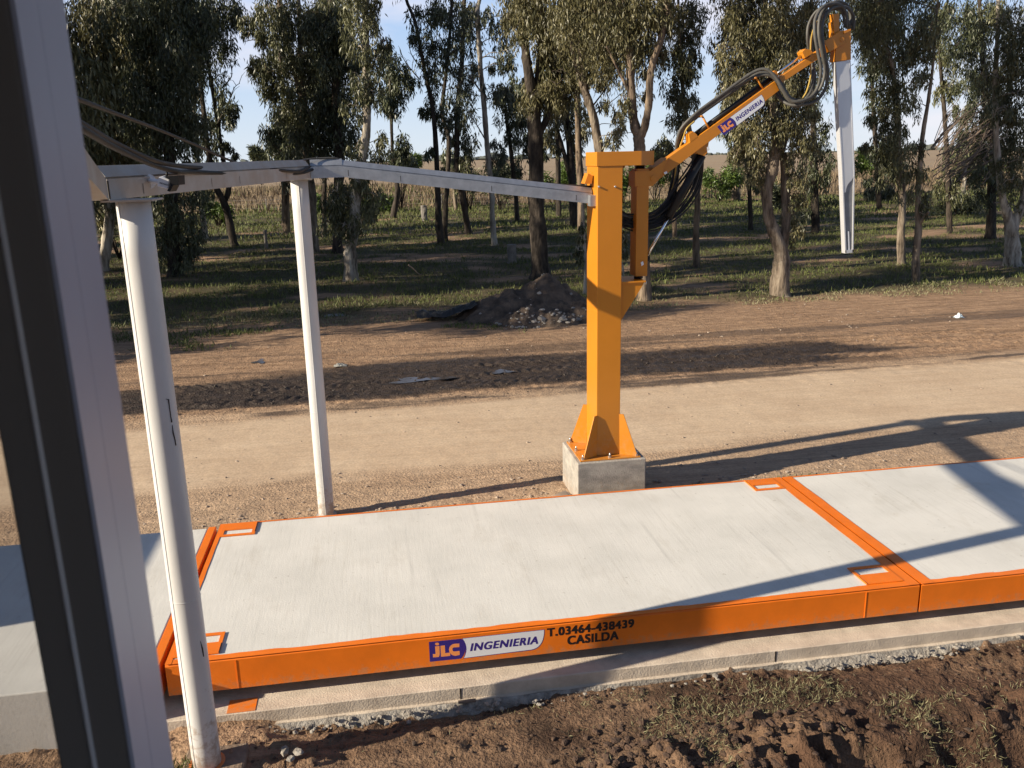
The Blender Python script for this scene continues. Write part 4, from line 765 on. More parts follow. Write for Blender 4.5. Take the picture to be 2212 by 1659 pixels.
T('thickest gum trunk left of the orange crane, with lit hanging leaves', (1167, 603), [[(1167, 603, 42), (1163, 500, 36), (1158, 417, 34), (1156, 300, 31), (1153, 230, 28), (1142, 160, 20), (1134, 90, 17), (1128, 30, 14), (1124, -90, 9)], [(1153, 245, 18), (1160, 190, 16), (1166, 120, 14), (1168, 40, 12), (1172, -90, 8)], [(1160, 300, 16), (1185, 250, 13), (1200, 215, 10)]],
  [(1120, 15, 34), (1105, 35, 26), (1140, 55, 22), (1165, 20, 34), (1195, 30, 38), (1215, 80, 36), (1190, 110, 40), (1180, 160, 38), (1215, 150, 36), (1205, 190, 34), (1170, 195, 26), (1150, 215, 26), (1185, 225, 32), (1225, 215, 26), (1120, 80, 14), (1235, 110, 30), (1240, 30, 34), (1245, 170, 26)], 'dark', 'warm', 1.1)
T('dark twin-stemmed gum tree with rusty leaves, directly left of the crane top', (1242, 490), [[(1242, 490, 19), (1236, 400, 17), (1230, 300, 14), (1224, 240, 10), (1222, 180, 7)], [(1236, 395, 12), (1215, 320, 9), (1204, 275, 7), (1202, 240, 5)]], [(1200, 240, 20), (1190, 265, 18), (1220, 235, 22), (1215, 270, 18), (1188, 300, 15), (1235, 265, 22), (1240, 300, 18), (1205, 320, 12), (1250, 240, 18), (1240, 325, 16)], 'dark', 'warm', .9, top=False)
T('straight tan-barked gum tree showing just left of the crane cap', (1256, 500), [[(1256, 500, 15), (1254, 400, 15), (1250, 317, 14), (1248, 230, 13), (1246, 153, 12), (1246, 60, 9), (1246, -80, 6)]], [(1252, 110, 26), (1270, 150, 22), (1258, 60, 30), (1250, 10, 30), (1265, 240, 18), (1262, 290, 16)], 'tan', 'warm', .9)
T('pale gum tree leaning left above the crane cap', (1318, 612), [[(1318, 612, 24), (1310, 450, 22), (1296, 330, 20), (1284, 265, 18), (1270, 215, 17), (1252, 160, 14), (1238, 100, 12), (1228, 20, 9), (1222, -90, 6)], [(1270, 215, 12), (1262, 170, 10), (1254, 110, 8), (1250, 40, 6)]],
  [(1275, 30, 38), (1300, 60, 38), (1330, 30, 36), (1290, 110, 32), (1320, 100, 30), (1265, 130, 28), (1345, 75, 26), (1305, 150, 20), (1330, 140, 20), (1300, 10, 34), (1310, 230, 16), (1330, 265, 20), (1320, 290, 18), (1300, 175, 14)], 'pale', 'warm', 1.0,
  bare=([(1276, 235, 4), (1310, 190, 2.4), (1330, 165, 1.6), (1345, 150, 1)], [(1280, 250, 3), (1320, 220, 2), (1345, 200, 1)]))
T('forked gum tree whose two bare limbs rise in a V behind the crane mast', (1392, 648), [[(1392, 648, 34), (1390, 560, 27), (1386, 440, 25), (1381, 330, 25), (1380, 296, 24), (1369, 262, 20), (1364, 200, 18), (1360, 120, 16), (1354, 50, 14), (1346, -30, 10), (1342, -110, 7)], [(1380, 300, 19), (1392, 275, 17), (1402, 225, 15), (1403, 180, 15), (1412, 130, 14), (1430, 75, 13), (1442, 15, 11), (1450, -80, 7)], [(1366, 212, 7), (1345, 170, 6), (1330, 140, 5), (1310, 100, 4)]],
  [(1345, 35, 36), (1370, 20, 34), (1400, 40, 36), (1385, 80, 32), (1340, 75, 26), (1420, 20, 36), (1405, 110, 26), (1430, 110, 18), (1450, 20, 34), (1375, 120, 18), (1395, 150, 14), (1350, 215, 12), (1400, 205, 12), (1350, 250, 14), (1340, 285, 18), (1358, 110, 18)], 'tan', 'warm', 1.05)
T('columnar leafy gum tree behind the grey hoses of the crane', (1505, 577), [[(1505, 577, 16), (1504, 500, 14), (1506, 430, 13), (1500, 340, 13), (1488, 280, 11), (1478, 220, 9), (1470, 130, 8), (1466, 30, 6), (1464, -70, 4)]],
  [(1460, 30, 34), (1490, 20, 30), (1470, 80, 32), (1500, 75, 22), (1455, 120, 28), (1485, 130, 28), (1465, 175, 28), (1495, 165, 20), (1475, 220, 28), (1450, 215, 20), (1495, 215, 18), (1485, 255, 24), (1460, 260, 20), (1470, 300, 16), (1445, 320, 16), (1450, 345, 18), (1425, 320, 18), (1420, 345, 16), (1505, 120, 14)], 'tan', 'olive', 1.0)
T('big spreading gum tree with a knotted pale trunk under the crane boom', (1686, 637), [[(1686, 637, 46), (1687, 580, 40), (1686, 540, 32), (1672, 500, 27), (1661, 470, 24), (1657, 410, 24), (1668, 365, 26), (1676, 320, 24), (1672, 240, 20), (1664, 150, 16), (1656, 60, 12), (1650, -100, 7)], [(1676, 345, 20), (1694, 300, 17), (1700, 230, 14), (1706, 150, 11), (1710, 40, 8)], [(1688, 560, 22), (1698, 470, 20), (1696, 400, 20), (1692, 330, 15)]],
  [(1590, 40, 40), (1630, 25, 44), (1680, 25, 46), (1720, 40, 40), (1570, 90, 32), (1610, 90, 42), (1660, 85, 46), (1705, 95, 42), (1745, 70, 36), (1560, 140, 24), (1590, 145, 36), (1640, 150, 44), (1690, 155, 44), (1735, 140, 36), (1570, 190, 24), (1610, 200, 36), (1660, 210, 40), (1710, 205, 40), (1745, 200, 28), (1580, 250, 22), (1610, 265, 30), (1655, 270, 34), (1705, 265, 38), (1740, 260, 28), (1600, 320, 26), (1640, 325, 32), (1720, 320, 32), (1745, 310, 22), (1615, 370, 18), (1720, 380, 26), (1735, 420, 20), (1715, 460, 24), (1725, 500, 20), (1705, 510, 18), (1760, 20, 30), (1710, 430, 20), (1640, 380, 18)], 'pale', 'warm', 1.15)
T('dark leaf-clad gum tree directly right of the knotted trunk', (1762, 505), [[(1762, 505, 20), (1761, 440, 18), (1758, 340, 15), (1756, 240, 12), (1754, 120, 9), (1752, -40, 6)]], [(1760, 230, 26), (1775, 280, 24), (1765, 320, 26), (1785, 345, 18), (1778, 390, 20), (1755, 400, 22), (1785, 430, 18), (1750, 350, 24), (1740, 460, 14), (1770, 180, 24), (1785, 130, 24), (1775, 80, 30), (1790, 40, 30), (1782, 370, 16)], 'dark', 'dark', 1.0)
T('far gum tree with an orange-lit flared foot behind the ram of the crane', (1590, 434), [[(1590, 434, 22), (1590, 410, 16), (1590, 350, 15), (1592, 270, 12), (1594, 180, 8)]], [(1592, 250, 24), (1575, 280, 18), (1605, 290, 20), (1590, 320, 16), (1580, 220, 22), (1600, 200, 24)], 'tan', 'olive', .9, top=False)
T('slim dark gum trunk left of the knotted trunk', (1622, 497), [[(1622, 497, 11), (1620, 440, 10), (1618, 370, 9), (1616, 280, 7)]], [(1618, 350, 20), (1608, 320, 18), (1630, 330, 18), (1622, 380, 12), (1616, 290, 20), (1634, 400, 11)], 'dark', 'olive', .9, top=False)
T('nearer left of the two pale close trunks right of the hanging probe', (1948, 572), [[(1948, 572, 22), (1946, 520, 18), (1949, 460, 16), (1946, 390, 16), (1940, 320, 15), (1937, 220, 13), (1928, 150, 11), (1912, 90, 9), (1898, -40, 6)]],
  [(1880, 40, 34), (1915, 20, 36), (1900, 90, 32), (1935, 70, 36), (1870, 90, 22), (1890, 135, 24), (1930, 130, 34), (1910, 180, 26), (1945, 190, 30), (1880, 190, 18), (1920, 235, 28), (1900, 250, 20), (1875, 255, 14), (1940, 270, 28), (1910, 300, 28), (1870, 315, 12), (1935, 330, 28), (1925, 365, 24), (1950, 380, 22), (1940, 420, 18), (1900, 390, 14), (1910, 335, 22)], 'pale', 'olive', 1.0)
T('farther right of the two pale close trunks right of the hanging probe', (1979, 612), [[(1979, 612, 20), (1978, 560, 17), (1984, 500, 16), (1983, 440, 14), (1986, 380, 12), (1992, 300, 10), (2005, 220, 8), (2016, 130, 6), (2024, 20, 5)], [(1982, 490, 8), (1996, 470, 7), (2006, 458, 5)]],
  [(1975, 60, 34), (1970, 120, 30), (1990, 170, 26), (1985, 100, 28), (1975, 225, 22), (1985, 385, 22), (1965, 420, 20), (2000, 420, 18), (1975, 355, 22), (1995, 455, 14), (1960, 320, 22), (1985, 320, 16), (2010, 110, 22), (2005, 50, 30)], 'pale', 'olive', 1.0)
T('far dark gum tree with drooping leaves between the probe and the two close trunks', (1925, 437), [[(1925, 437, 12), (1927, 400, 10), (1928, 350, 9), (1926, 290, 7)]], [(1920, 300, 20), (1905, 330, 18), (1895, 395, 14), (1935, 350, 20), (1880, 415, 10), (1915, 400, 14)], 'dark', 'grey', .9, top=False)
T('white straight trunk in the shade of the right-hand trees', (2075, 459), [[(2075, 459, 13), (2079, 430, 10), (2083, 390, 9), (2086, 330, 8), (2088, 230, 6)]], [(2090, 300, 30), (2070, 330, 26), (2110, 340, 26), (2085, 360, 22), (2060, 370, 20), (2105, 385, 20)], 'white', 'dark', 1.0, top=False)
T('dark-trunked gum tree left of the forked tree at the right edge', (2140, 515), [[(2140, 515, 26), (2141, 460, 20), (2143, 400, 19), (2142, 320, 17), (2130, 220, 14), (2122, 120, 11), (2116, 0, 8), (2114, -80, 5)]],
  [(2080, 40, 34), (2120, 30, 38), (2070, 100, 26), (2110, 100, 36), (2130, 160, 34), (2095, 170, 28), (2120, 220, 34), (2090, 235, 26), (2140, 260, 30), (2110, 290, 30), (2135, 330, 28), (2120, 375, 26), (2150, 390, 22), (2110, 420, 20), (2060, 20, 24), (2075, 290, 18), (2130, 430, 18)], 'dark', 'dark', 1.05)
T('forked pale gum tree with spreading root at the right picture edge', (2188, 575), [[(2188, 575, 44), (2186, 530, 34), (2184, 490, 28), (2168, 440, 18), (2160, 380, 15), (2152, 300, 13), (2150, 180, 11), (2155, 60, 9), (2158, -80, 6)], [(2186, 500, 22), (2204, 450, 18), (2216, 400, 15), (2224, 300, 12), (2226, 150, 9)]],
  [(2165, 40, 38), (2200, 60, 40), (2180, 110, 38), (2210, 140, 36), (2160, 170, 34), (2195, 200, 36), (2170, 240, 34), (2210, 260, 34), (2180, 300, 34), (2205, 330, 30), (2165, 350, 28), (2195, 385, 28), (2210, 420, 24), (2175, 410, 22), (2240, 90, 40), (2250, 200, 40), (2235, 300, 34)], 'white', 'olive', 1.05)
T('slim dark gum tree standing behind the tangle of pinkish twigs', (2052, 505), [[(2052, 505, 13), (2050, 440, 12), (2046, 350, 11), (2040, 240, 9), (2030, 120, 7), (2024, -60, 5)]], [(2040, 60, 30), (2050, 120, 28), (2060, 175, 26), (2040, 190, 22), (2055, 370, 24), (2030, 400, 20), (2065, 420, 20), (2070, 330, 18), (2030, 15, 30), (2060, 240, 14)], 'dark', 'olive', 1.0)
T('dark gum tree filling the space between the probe tip and the close pale trunks', (1868, 455), [[(1900, 455, 12), (1896, 390, 11), (1890, 300, 10), (1884, 180, 8), (1880, 60, 6), (1878, -60, 4)]], [(1860, 30, 30), (1890, 70, 30), (1875, 130, 22), (1900, 150, 28), (1905, 210, 24), (1890, 330, 16), (1915, 320, 22), (1895, 20, 30), (1920, 410, 16), (1875, 390, 10)], 'dark', 'dark', 1.0)
T('dark gum tree filling the shade between the thickest trunk and the crane column', (1208, 470), [[(1208, 470, 12), (1206, 400, 11), (1204, 300, 10), (1200, 200, 8), (1198, 80, 6), (1196, -60, 4)]], [(1180, 300, 18), (1215, 210, 26), (1190, 180, 26), (1225, 130, 28), (1205, 90, 28), (1215, 40, 30), (1150, 290, 14), (1130, 170, 24), (1110, 190, 18), (1175, 330, 12)], 'dark', 'dark', 1.0)
T('dark gum tree deep in the shade left of the two-stemmed tree', (312, 520), [[(312, 520, 14), (310, 440, 13), (306, 340, 12), (300, 220, 10), (298, 90, 8), (296, -60, 5)]], [(290, 60, 40), (320, 140, 38), (275, 180, 36), (300, 250, 36), (265, 300, 32), (320, 320, 30), (290, 380, 30), (310, 440, 26), (270, 440, 26), (300, 490, 22), (250, 380, 24)], 'dark', 'dark', 1.1)
T('slim dark gum trunk between the two stems of leafy shade above the far white post', (700, 515), [[(700, 515, 11), (700, 440, 10), (702, 350, 9), (698, 240, 8), (700, 100, 6), (702, -60, 4)]], [(690, 60, 34), (720, 120, 32), (680, 180, 32), (710, 230, 30), (650, 250, 26), (690, 320, 26), (640, 320, 24), (740, 300, 22), (660, 120, 28), (720, 20, 30)], 'dark', 'dark', 1.0)
T('distant grey trunk in the shade behind the mast', (1457, 515), [[(1457, 515, 11), (1457, 470, 10), (1455, 400, 9), (1452, 340, 7)]], [(1450, 330, 22), (1435, 345, 16), (1465, 350, 16), (1440, 310, 16)], 'tan', 'dark', .9, top=False)
T('far leaning trunk in the shade left of the smooth pale gum', (975, 455), [[(985, 440, 9), (981, 410, 8), (976, 370, 7), (972, 320, 5)]], [(972, 330, 18), (985, 345, 16), (960, 345, 14)], 'pale', 'dark', .8, top=False)
T('thin pale sapling with a few leaves, against the left side of the crane column', (1263, 640), [[(1263, 640, 9), (1264, 560, 7), (1260, 500, 7), (1258, 450, 6), (1256, 420, 4)]], [(1253, 515, 8), (1249, 540, 7), (1255, 490, 6), (1254, 560, 6)], 'white', 'olive', .7, top=False, name='sapling')
T('curved leafy sapling seen between the crane column and its mast', (1344, 628), [[(1347, 640, 4), (1346, 580, 4), (1338, 555, 3.5), (1334, 535, 3)]], [(1343, 520, 13), (1350, 545, 9), (1340, 500, 10), (1345, 600, 9), (1352, 615, 8)], 'white', 'olive', .8, top=False, name='sapling')
# trees of the same grove standing just outside the left edge: they throw the long shade across the grass
off = [(-9.5, 23), (-15, 28), (-12, 34), (-19, 21), (-24, 32), (-17, 41), (-29, 25), (-33, 38), (-26, 45), (-12, 15.9), (-17, 15.2), (-24, 19), (-10, 29), (-21, 26.5), (-9, 38)]
for i, (x, y) in enumerate(off):
    q = random.Random(i+400); root = thing('gum_tree', (x, y, gh(x, y)), 'gum tree of the grove standing beyond the left edge of the picture', 'tree', 'gum trees beyond the left edge'); h = q.uniform(11, 15)
    P = [np.array([x+q.uniform(-.3, .3), y+q.uniform(-.3, .3), gh(x, y)-.2+h*t]) for t in np.linspace(0, 1, 8)]; MB().tube(smooth_path(P, 24), np.linspace(.28, .05, 24), 9, ridge=.08).build('trunk', BARK['pale'], root)
    cl = [((x+q.gauss(0, 1.1), y+q.gauss(0, 1.1), gh(x, y)+h*q.uniform(.30, 1.02)), q.uniform(.7, 1.2)) for _ in range(14)]
    C_, A_, Ln, W_, T_, tw = foliage(cl, 60, 1.1, True); leaf_mesh(C_, A_, Ln, W_, T_, 'crown', LEAF['olive'], root)

# bushes, tall dry grass and the far plain
def bush(u, v, r, label, leaf, Y, squash=.7, name='bush'):
    c = at_y(u, v, Y); k = (Y-CAM[1])/(FPX/PS); q = random.Random(int(u*3+v)); zb = gh(c[0], Y)
    root = thing(name, (c[0], Y, zb), label, 'bush', 'bushes beyond the grove')
    cl = [((c[0]+q.uniform(-1, 1)*r*k, Y+q.uniform(-1, 1)*r*k*.6, max(zb+.1, c[2]+q.uniform(-.7, .7)*r*k*squash)), r*k*q.uniform(.35, .6)) for _ in range(7)]
    st = MB()
    for cc, rr in cl: st.tube([(c[0]+q.uniform(-.2, .2), Y, zb-.1), ((c[0]+cc[0])/2, (Y+cc[1])/2, (zb+cc[2])/2+.1), cc], [.05, .04, .02], 5)
    st.build('stems', BARK['dark'], root); C_, A_, Ln, W_, T_, tw = foliage(cl, Y-CAM[1], .8, False); leaf_mesh(C_, A_, Ln, W_, T_, 'foliage', LEAF[leaf], root)
for a in [(1200, 372, 42, 'bright green bush beyond the grove, left of the crane top', 'bush', 74), (1345, 385, 30, 'bright green bush seen between the crane column and its mast', 'bush', 74), (1555, 385, 40, 'yellow-green bush beyond the boom foot', 'bush', 72), (1880, 352, 36, 'green bush right of the hanging probe', 'bush', 76), (1418, 362, 34, 'green bush under the boom, right of the mast', 'bush', 78),
          (1080, 385, 36, 'dark bush behind the sloping tray', 'dark', 70), (1010, 385, 30, 'brownish bush behind the sloping tray, left of the dark one', 'olive', 72), (860, 350, 30, 'dark leafy bush just above the tray joint', 'dark', 78), (700, 440, 24, 'green bush low behind the far white post', 'bush', 76), (470, 455, 20, 'small green bush at the foot of the forked dark trunk', 'bush', 62), (820, 440, 26, 'tall thin green bush left of the curved trunk', 'bush', 74), (1900, 430, 22, 'low grey-green bush under the trees right of the probe', 'grey', 66), (2105, 350, 40, 'yellow-green bush in the gap of the right-hand trees', 'bush', 80), (250, 470, 40, 'dark undergrowth bush left of the near white post', 'dark', 40), (1680, 420, 30, 'dark bush right behind the knotted trunk', 'dark', 60), (2080, 420, 46, 'dark undergrowth bush under the right-hand trees', 'dark', 48), (560, 330, 14, 'far round bush left of the short tan trunk', 'dark', 160)]:
    bush(*a)
def far_tree(u, v, r, Y, label):
    c = at_y(u, v, Y); k = (Y-CAM[1])/(FPX/PS); q = random.Random(int(u)); zb = gh(c[0], Y); root = thing('round_tree', (c[0], Y, zb), label, 'tree', 'small round trees on the plain')
    MB().tube([(c[0], Y, zb-.2), (c[0]+.1, Y, c[2]-r*k*.3)], [.25, .18], 7).build('trunk', BARK['dark'], root)
    cl = [((c[0]+q.uniform(-.6, .6)*r*k, Y+q.uniform(-.6, .6)*r*k, c[2]+q.uniform(-.5, .5)*r*k), r*k*.5) for _ in range(9)]
    C_, A_, Ln, W_, T_, tw = foliage(cl, Y-CAM[1], .8, False); leaf_mesh(C_, A_, Ln, W_, T_, 'crown', LEAF['bush'], root)
print('leaves', NLEAF)
far_tree(897, 346, 11, 260, 'tiny round tree on the plain in the second sky gap'); far_tree(870, 343, 16, 200, 'small round tree on the plain, larger, beside the dark bush above the tray')
hz = MB()                                                               # dark wood along the skyline
q = random.Random(5)
for i in range(420):
    a = -.65+1.75*i/420; d = 1500+q.uniform(-150, 150); h = q.uniform(2.5, 7)*(1.3 if math.sin(i*.11)+math.sin(i*.037+1) > .2 else .5)
    hz.rock((CAM[0]+d*math.sin(a), CAM[1]+d*math.cos(a), h*.4), max(4, h*1.4), i)
stuff(hz.build('distant_wood', mat('distant foliage', (.075, .085, .075), .9)))

def blades(name, label_stuff, m, pts, hmin, hmax, w, lean=.35, tint=None):
    n = len(pts); ax = rng.normal(size=(n, 3))*lean+np.array([0, 0, 1.]); ax /= np.linalg.norm(ax, axis=1, keepdims=True)
    o = leaf_mesh(pts, ax, rng.uniform(hmin, hmax, n), np.full(n, w)*rng.uniform(.7, 1.3, n), rng.uniform(0, 1, n) if tint is None else tint, name, m); stuff(o); return o
def field(n, x0, x1, y0, y1, keep):
    x, y = rng.uniform(x0, x1, n), rng.uniform(y0, y1, n); k = rng.uniform(0, 1, n) < keep(x, y); x, y = x[k], y[k]
    return np.stack([x, y, ground_height(x, y)-.01], 1)
p = field(150000, -14, 50, 18.3, 48, lambda x, y: sstep(.34, .60, fbm(x*.30, y*.5, 131)+.10)*sstep(18.4, 20.5, y+1.8*(fbm(x*.4, y*.6, 133)-.5))*(.25+.75*sstep(.4, .62, fbm(x*1.3, y*1.3, 137))))
blades('grass', None, LEAF['green'], p, .07, .26, .028, .5)
p = field(60000, -30, 80, 48, 80, lambda x, y: sstep(.36, .6, fbm(x*.25, y*.4, 131)+.12)); blades('grass', None, LEAF['green'], p, .12, .38, .06, .5)
p = field(60000, -45, 95, 79, 112, lambda x, y: sstep(.28, .5, fbm(x*.16, y*.25, 141)))
blades('tall_dry_grass', None, LEAF['dry'], p, .25, 1.15, .09, .3)
p = field(22000, -45, 95, 77, 112, lambda x, y: sstep(.5, .65, fbm(x*.13+7, y*.2, 143))); blades('tall_green_grass', None, LEAF['green'], p, .3, 1.0, .10, .3)
p = field(30000, -14, 40, 18.0, 21.5, lambda x, y: sstep(.4, .6, fbm(x*.8, y*1.2, 151))); blades('grass', None, LEAF['straw'], p, .05, .16, .022, .8)
# flattened grass in the soil in front of the weighbridge
p = field(20000, 2.4, 8.2, -1.75, -.38, lambda x, y: sstep(.50, .64, fbm(x*1.1, y*1.6, 161)+.20*np.exp(-(((x-4.75)/.9)**2+((y+.84)/.20)**2))-.08))
blades('flattened_grass', None, LEAF['straw'], p+np.array([0, 0, .012]), .03, .085, .0055, 1.5)
p = field(1500, 1.5, 8, -1.9, -.3, lambda x, y: np.full_like(x, .35)); blades('flattened_grass', None, LEAF['straw'], p+np.array([0, 0, .01]), .02, .06, .005, 2.0)
p = field(3000, 6.3, 9.0, 3.25, 4.1, lambda x, y: sstep(.45, .6, fbm(x*2.2, y*2.2, 171))); blades('grass', None, LEAF['green'], p, .03, .08, .008, .9)
p = field(260, .05, .35, -.95, -.72, lambda x, y: np.ones_like(x)); blades('weed_tuft', None, LEAF['green'], p, .05, .16, .012, .7)
p = field(9000, -6, 6, 15.5, 18.5, lambda x, y: sstep(.52, .66, fbm(x*.6, y*.9, 181))); blades('weed_tuft', None, LEAF['green'], p, .06, .2, .025, .7)
# ------------------------------------------------------------------ dumped soil, stones, stumps, litter
def heap():
    c = at_z(1135, 690, GZ); cx_, cy_ = c[0]+.15, 17.9; root = thing('soil_heap', (cx_, cy_, GZ), 'low heap of dumped dark soil and broken stone left of the crane column', 'heap')
    n = 90; xs = np.linspace(-2.6, 2.6, n); ys = np.linspace(-2.0, 2.0, 70); X, Y = np.meshgrid(xs, ys, indexing='ij')
    con = lambda x0, y0, rx, ry, hh: hh*np.clip(1-((np.hypot((X-x0)/rx, (Y-y0)/ry))**1.25), 0, 1)
    h = np.maximum.reduce([con(.62, .35, 1.55, 1.5, 1.28), con(-.55, .25, 1.75, 1.3, .92), con(-.30, -1.0, 1.0, .8, .62), con(1.55, -.5, 1.0, 1.0, .62), con(.6, -1.1, .8, .7, .42)])
    e = sstep(0, .12, h); h = h+e*(.34*(fbm(X*2.2, Y*2.2, 201)-.5)+.22*(fbm(X*8, Y*8, 203, 3)-.5)); Z = GZ-.06+np.clip(h, -.02, 3)
    vs = np.stack([X+cx_, Y+cy_, Z], -1).reshape(-1, 3); ny = 70
    f = [(i*ny+j, (i+1)*ny+j, (i+1)*ny+j+1, i*ny+j+1) for i in range(n-1) for j in range(ny-1)]
    MB().add(vs, f, True).build('soil', M['heap'], root)
    st = MB(); q = random.Random(8); def_h = lambda x, y: Z[min(n-1, max(0, int((x+2.6)/5.2*(n-1)))), min(ny-1, max(0, int((y+2)/4*(ny-1))))]
    for i in range(260):
        x = q.gauss(.25, 1.0); y = -1.48+q.gauss(0, .22)+.10*x*x if i % 12 else q.uniform(-1.3, .4)
        if abs(x) < 2.4 and abs(y) < 1.95: st.rock((cx_+x, cy_+y, def_h(x, y)+.01), (.014+.07*q.random()**2)*(1.6 if q.random() < .08 else 1), i)
    stuff(st.build('broken_stone', M['stone'], root))
    sh = MB(); n = 40; vs = []
    for i in range(n):
        for j in range(14):
            u, v = i/(n-1), j/13; x = cx_-3.3+1.75*u; y = cy_+.1+1.0*v-.35*u
            vs.append((x, y, GZ+.02+.22*float(fbm(np.array([x*4.]), np.array([y*5.]), 211)[0])+(.62*max(0, u-.45)**1.2)+.25*math.exp(-((v-.5)/.25)**2)*float(fbm(np.array([x*3.]), np.array([y*2.]), 213)[0])))
    sh.add(vs, [(i*14+j, (i+1)*14+j, (i+1)*14+j+1, i*14+j+1) for i in range(n-1) for j in range(13)]); tag(sh.build('plastic_sheet', M['sheet']), 'crumpled black plastic sheet lying at the left foot of the soil heap', 'plastic sheet')
heap()
def pebbles(name, n, fx, rmin, rmax, m, seed):
    q = random.Random(seed); mb = MB()
    xy = np.array([fx(q) for _ in range(n)]); zz = ground_height(xy[:, 0].copy(), xy[:, 1].copy())
    for i in range(n):
        r = rmin+(rmax-rmin)*q.random()**3; mb.rock((xy[i, 0], xy[i, 1], zz[i]+r*.15), r, i+seed)
    return stuff(mb.build(name, m))
pebbles('pebbles', 2200, lambda q: (q.uniform(-2.5, 10), 3.05+abs(q.gauss(0, .85))), .006, .038, M['pebble'], 100)
pebbles('pebbles', 350, lambda q: (q.uniform(-4, 16), q.uniform(4.5, 9)), .006, .028, M['pebble'], 2000)
pebbles('pebbles', 230, lambda q: (q.uniform(-5, 18), q.uniform(12.3, 18.5)), .010, .045, M['pebble'], 3000)
pebbles('clods', 1100, lambda q: (q.uniform(.3, 8.5), -.25-abs(q.gauss(0, .75))), .006, .030, mat('soil crumbs', (.10, .06, .038), .95, col2=(.055, .036, .026), vscale=4), 4000)
pebbles('clods', 900, lambda q: (3.3+abs(q.gauss(0, 2.0)), -1.30+q.gauss(0, .30)), .008, .048, mat('soil lumps', (.095, .054, .034), .95, col2=(.06, .037, .026), vscale=6, bump=.8, bscale=50), 5000)
pebbles('clods', 600, lambda q: (lambda x: (x, 10.75+q.gauss(0, .62)+.055*x))(q.uniform(-3, 12)), .010, .040, mat('mud lumps', (.050, .036, .027), .7, col2=(.03, .021, .016), vscale=3), 6000)
pebbles('gravel', 60, lambda q: (4.35+q.gauss(0, .18), 3.5+q.gauss(0, .15)), .01, .06, M['pebble'], 7000)
hp = MB(); q = random.Random(3); n = 22; vs = [(4.36, 3.62, GZ+.27)]
for i in range(n):
    g = 2*math.pi*i/n; vs.append((4.36+.40*math.cos(g)*(1+.2*q.uniform(-1, 1)), 3.62+.42*math.sin(g)*(1+.2*q.uniform(-1, 1)), GZ-.02))
hp.add(vs, [(0, 1+i, 1+(i+1) % n) for i in range(n)], True); tag(hp.build('gravel_pile', M['pebble']), 'small sandy gravel pile against the left side of the concrete crane pedestal', 'gravel pile')
for i, (u, v, r, lb) in enumerate([(645, 1625, .05, 'pale lump of broken concrete in the shadow right of the near post, nearest the post'), (615, 1622, .055, 'flat pale lump of broken concrete lying closest to the shadow edge'), (628, 1638, .045, 'lowest pale lump of broken concrete near the foot of the near post')]):
    p = at_z(u, v, -.44); tag(MB().rock(p, r, i+77).build('concrete_lump', M['rough']), lb, 'stone', 'broken concrete lumps')
def stump(u, v, w, h, label, Y=None):
    p = at_z(u, v, GZ); k = (p[1]-CAM[1])/(FPX/PS); z = gh(p[0], p[1]); q = random.Random(int(u)); n = 7; t = thing('tree_stump', (p[0], p[1], z), label, 'stump', 'old tree stumps')
    MB().tube([(p[0], p[1], z-.1+i/(n-1)*(h*k+.1)) for i in range(n)], [w*k*.5*(1.3 if i == 0 else 1.05 if i == 1 else 1) for i in range(n)], 11, wob=.2, seed=int(u), smooth=False).build('wood', M['wood'], t)
stump(917, 478, 13, 32, 'cut post-like stump in the shade between the curved trunk and the slender leaning gum'); stump(1106, 568, 20, 40, 'weathered stump in the shade left of the thickest trunk'); stump(576, 538, 7, 38, 'thin broken snag left of the far white post')
def snag_branch(pts, Y, label, w):
    k = (Y-CAM[1])/(FPX/PS); tag(MB().tube(smooth_path([at_y(u, v, Y) for u, v in pts], 16), np.linspace(w*k, w*k*.35, 16), 6, seed=int(pts[0][0])).build('dead_branch', M['dead']), label, 'branch', 'dead fallen branches')
bp_ = thing('brush_pile', at_y(2080, 330, 33), 'tangle of dead pinkish twigs caught in the right-hand trees', 'brush'); tw = MB(); q = random.Random(12); k = 40/(FPX/PS)
for i in range(120):
    u0, v0 = 2010+q.uniform(0, 120), 330+q.uniform(-40, 70); L_ = q.uniform(60, 190); a = q.uniform(.45, 1.15); Y = 33+q.uniform(-1.5, 1.5)
    tw.tube(smooth_path([at_y(u0, v0, Y), at_y(u0+L_*.5*math.cos(a)+q.uniform(-8, 8), v0-L_*.5*math.sin(a)+q.uniform(-8, 8), Y), at_y(u0+L_*math.cos(a*.85), v0-L_*math.sin(a*.85), Y+q.uniform(-.5, .5))], 7), np.linspace(.030, .010, 7)*q.uniform(.5, 1.2), 4, cap=False)
tw.build('twigs', M['dead'], bp_)
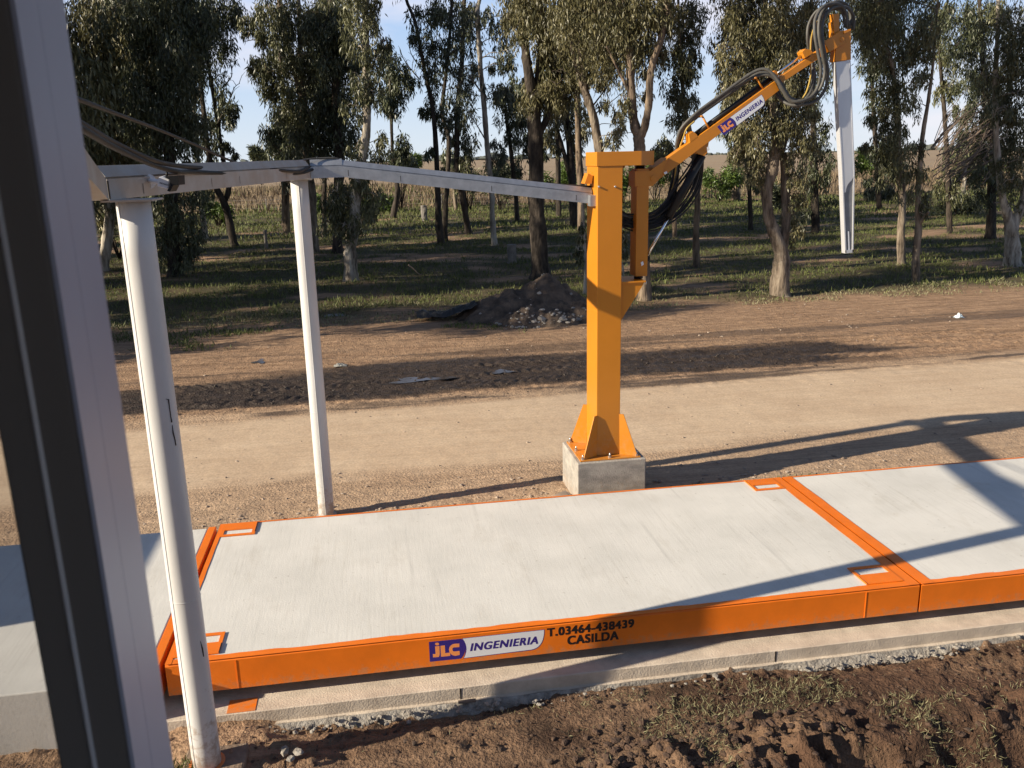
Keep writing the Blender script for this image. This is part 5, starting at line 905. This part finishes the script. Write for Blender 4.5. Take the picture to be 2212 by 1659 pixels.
snag_branch([(2150, 438), (2178, 440), (2205, 452), (2222, 470)], 30, 'long pale dead branch slanting down at the right edge of the grove', 2.0)
snag_branch([(2205, 452), (2212, 446), (2230, 450)], 29.5, 'short pale dead stub crossing the right edge of the picture', 2.0)
snag_branch([(882, 572), (893, 580), (905, 592), (912, 592)], at_z(905, 595, GZ)[1], 'curved dead branch on the shaded grass left of the stump', 1.6)
snag_branch([(2090, 303), (2110, 290), (2130, 270), (2150, 255)], 33, 'pale broken limb sloping up through the brush tangle', 3)
# wire fence along the far side of the grove
fn = thing('wire_fence', (20, 78, GZ), 'low wire fence of thin posts along the dry grass beyond the grove', 'fence'); xs = []
for i in range(16):
    x = -24+5.5*i; xs.append(x); z = gh(x, 78); MB().tube([(x, 78, z-.2), (x+.02, 78, z+1.35)], .05, 6).build('fence_post', M['wood'], fn)
for hgt in (.5, .9, 1.25):
    MB().tube([(x, 78, gh(x, 78)+hgt) for x in xs], .008, 4).build('wire', M['galvold'], fn)
# litter on the track
def litter(u, v, r, m, label, name, flat=.35):
    p = at_z(u, v, GZ+.03); q = random.Random(int(u)); mb = MB(); n = 11; vs = []
    for i in range(n):
        for j in range(n):
            x, y = (i/(n-1)-.5)*2*r, (j/(n-1)-.5)*1.5*r; vs.append((p[0]+x, p[1]+y, gh(p[0], p[1])+.015+r*flat*max(0, 1.1-(x/r)**2-(y/r)**2*1.5)*q.uniform(.2, 1.2)))
    mb.add(vs, [(i*n+j, (i+1)*n+j, (i+1)*n+j+1, i*n+j+1) for i in range(n-1) for j in range(n-1)]); tag(mb.build(name, m), label, 'litter')
litter(2071, 684, .13, mat('pale plastic', (.62, .70, .72), .4), 'crumpled pale blue-white plastic bag lying on the dirt track at right', 'plastic_bag', .8)
litter(735, 788, .15, mat('grey paper', (.30, .29, .26), .8), 'small grey scrap of litter on the mud right of the far white post', 'paper_scrap')
litter(722, 680, .30, mat('grey board', (.16, .16, .15), .8), 'flat grey scrap in the shade at the grass edge right of the far post', 'board_scrap', .06)
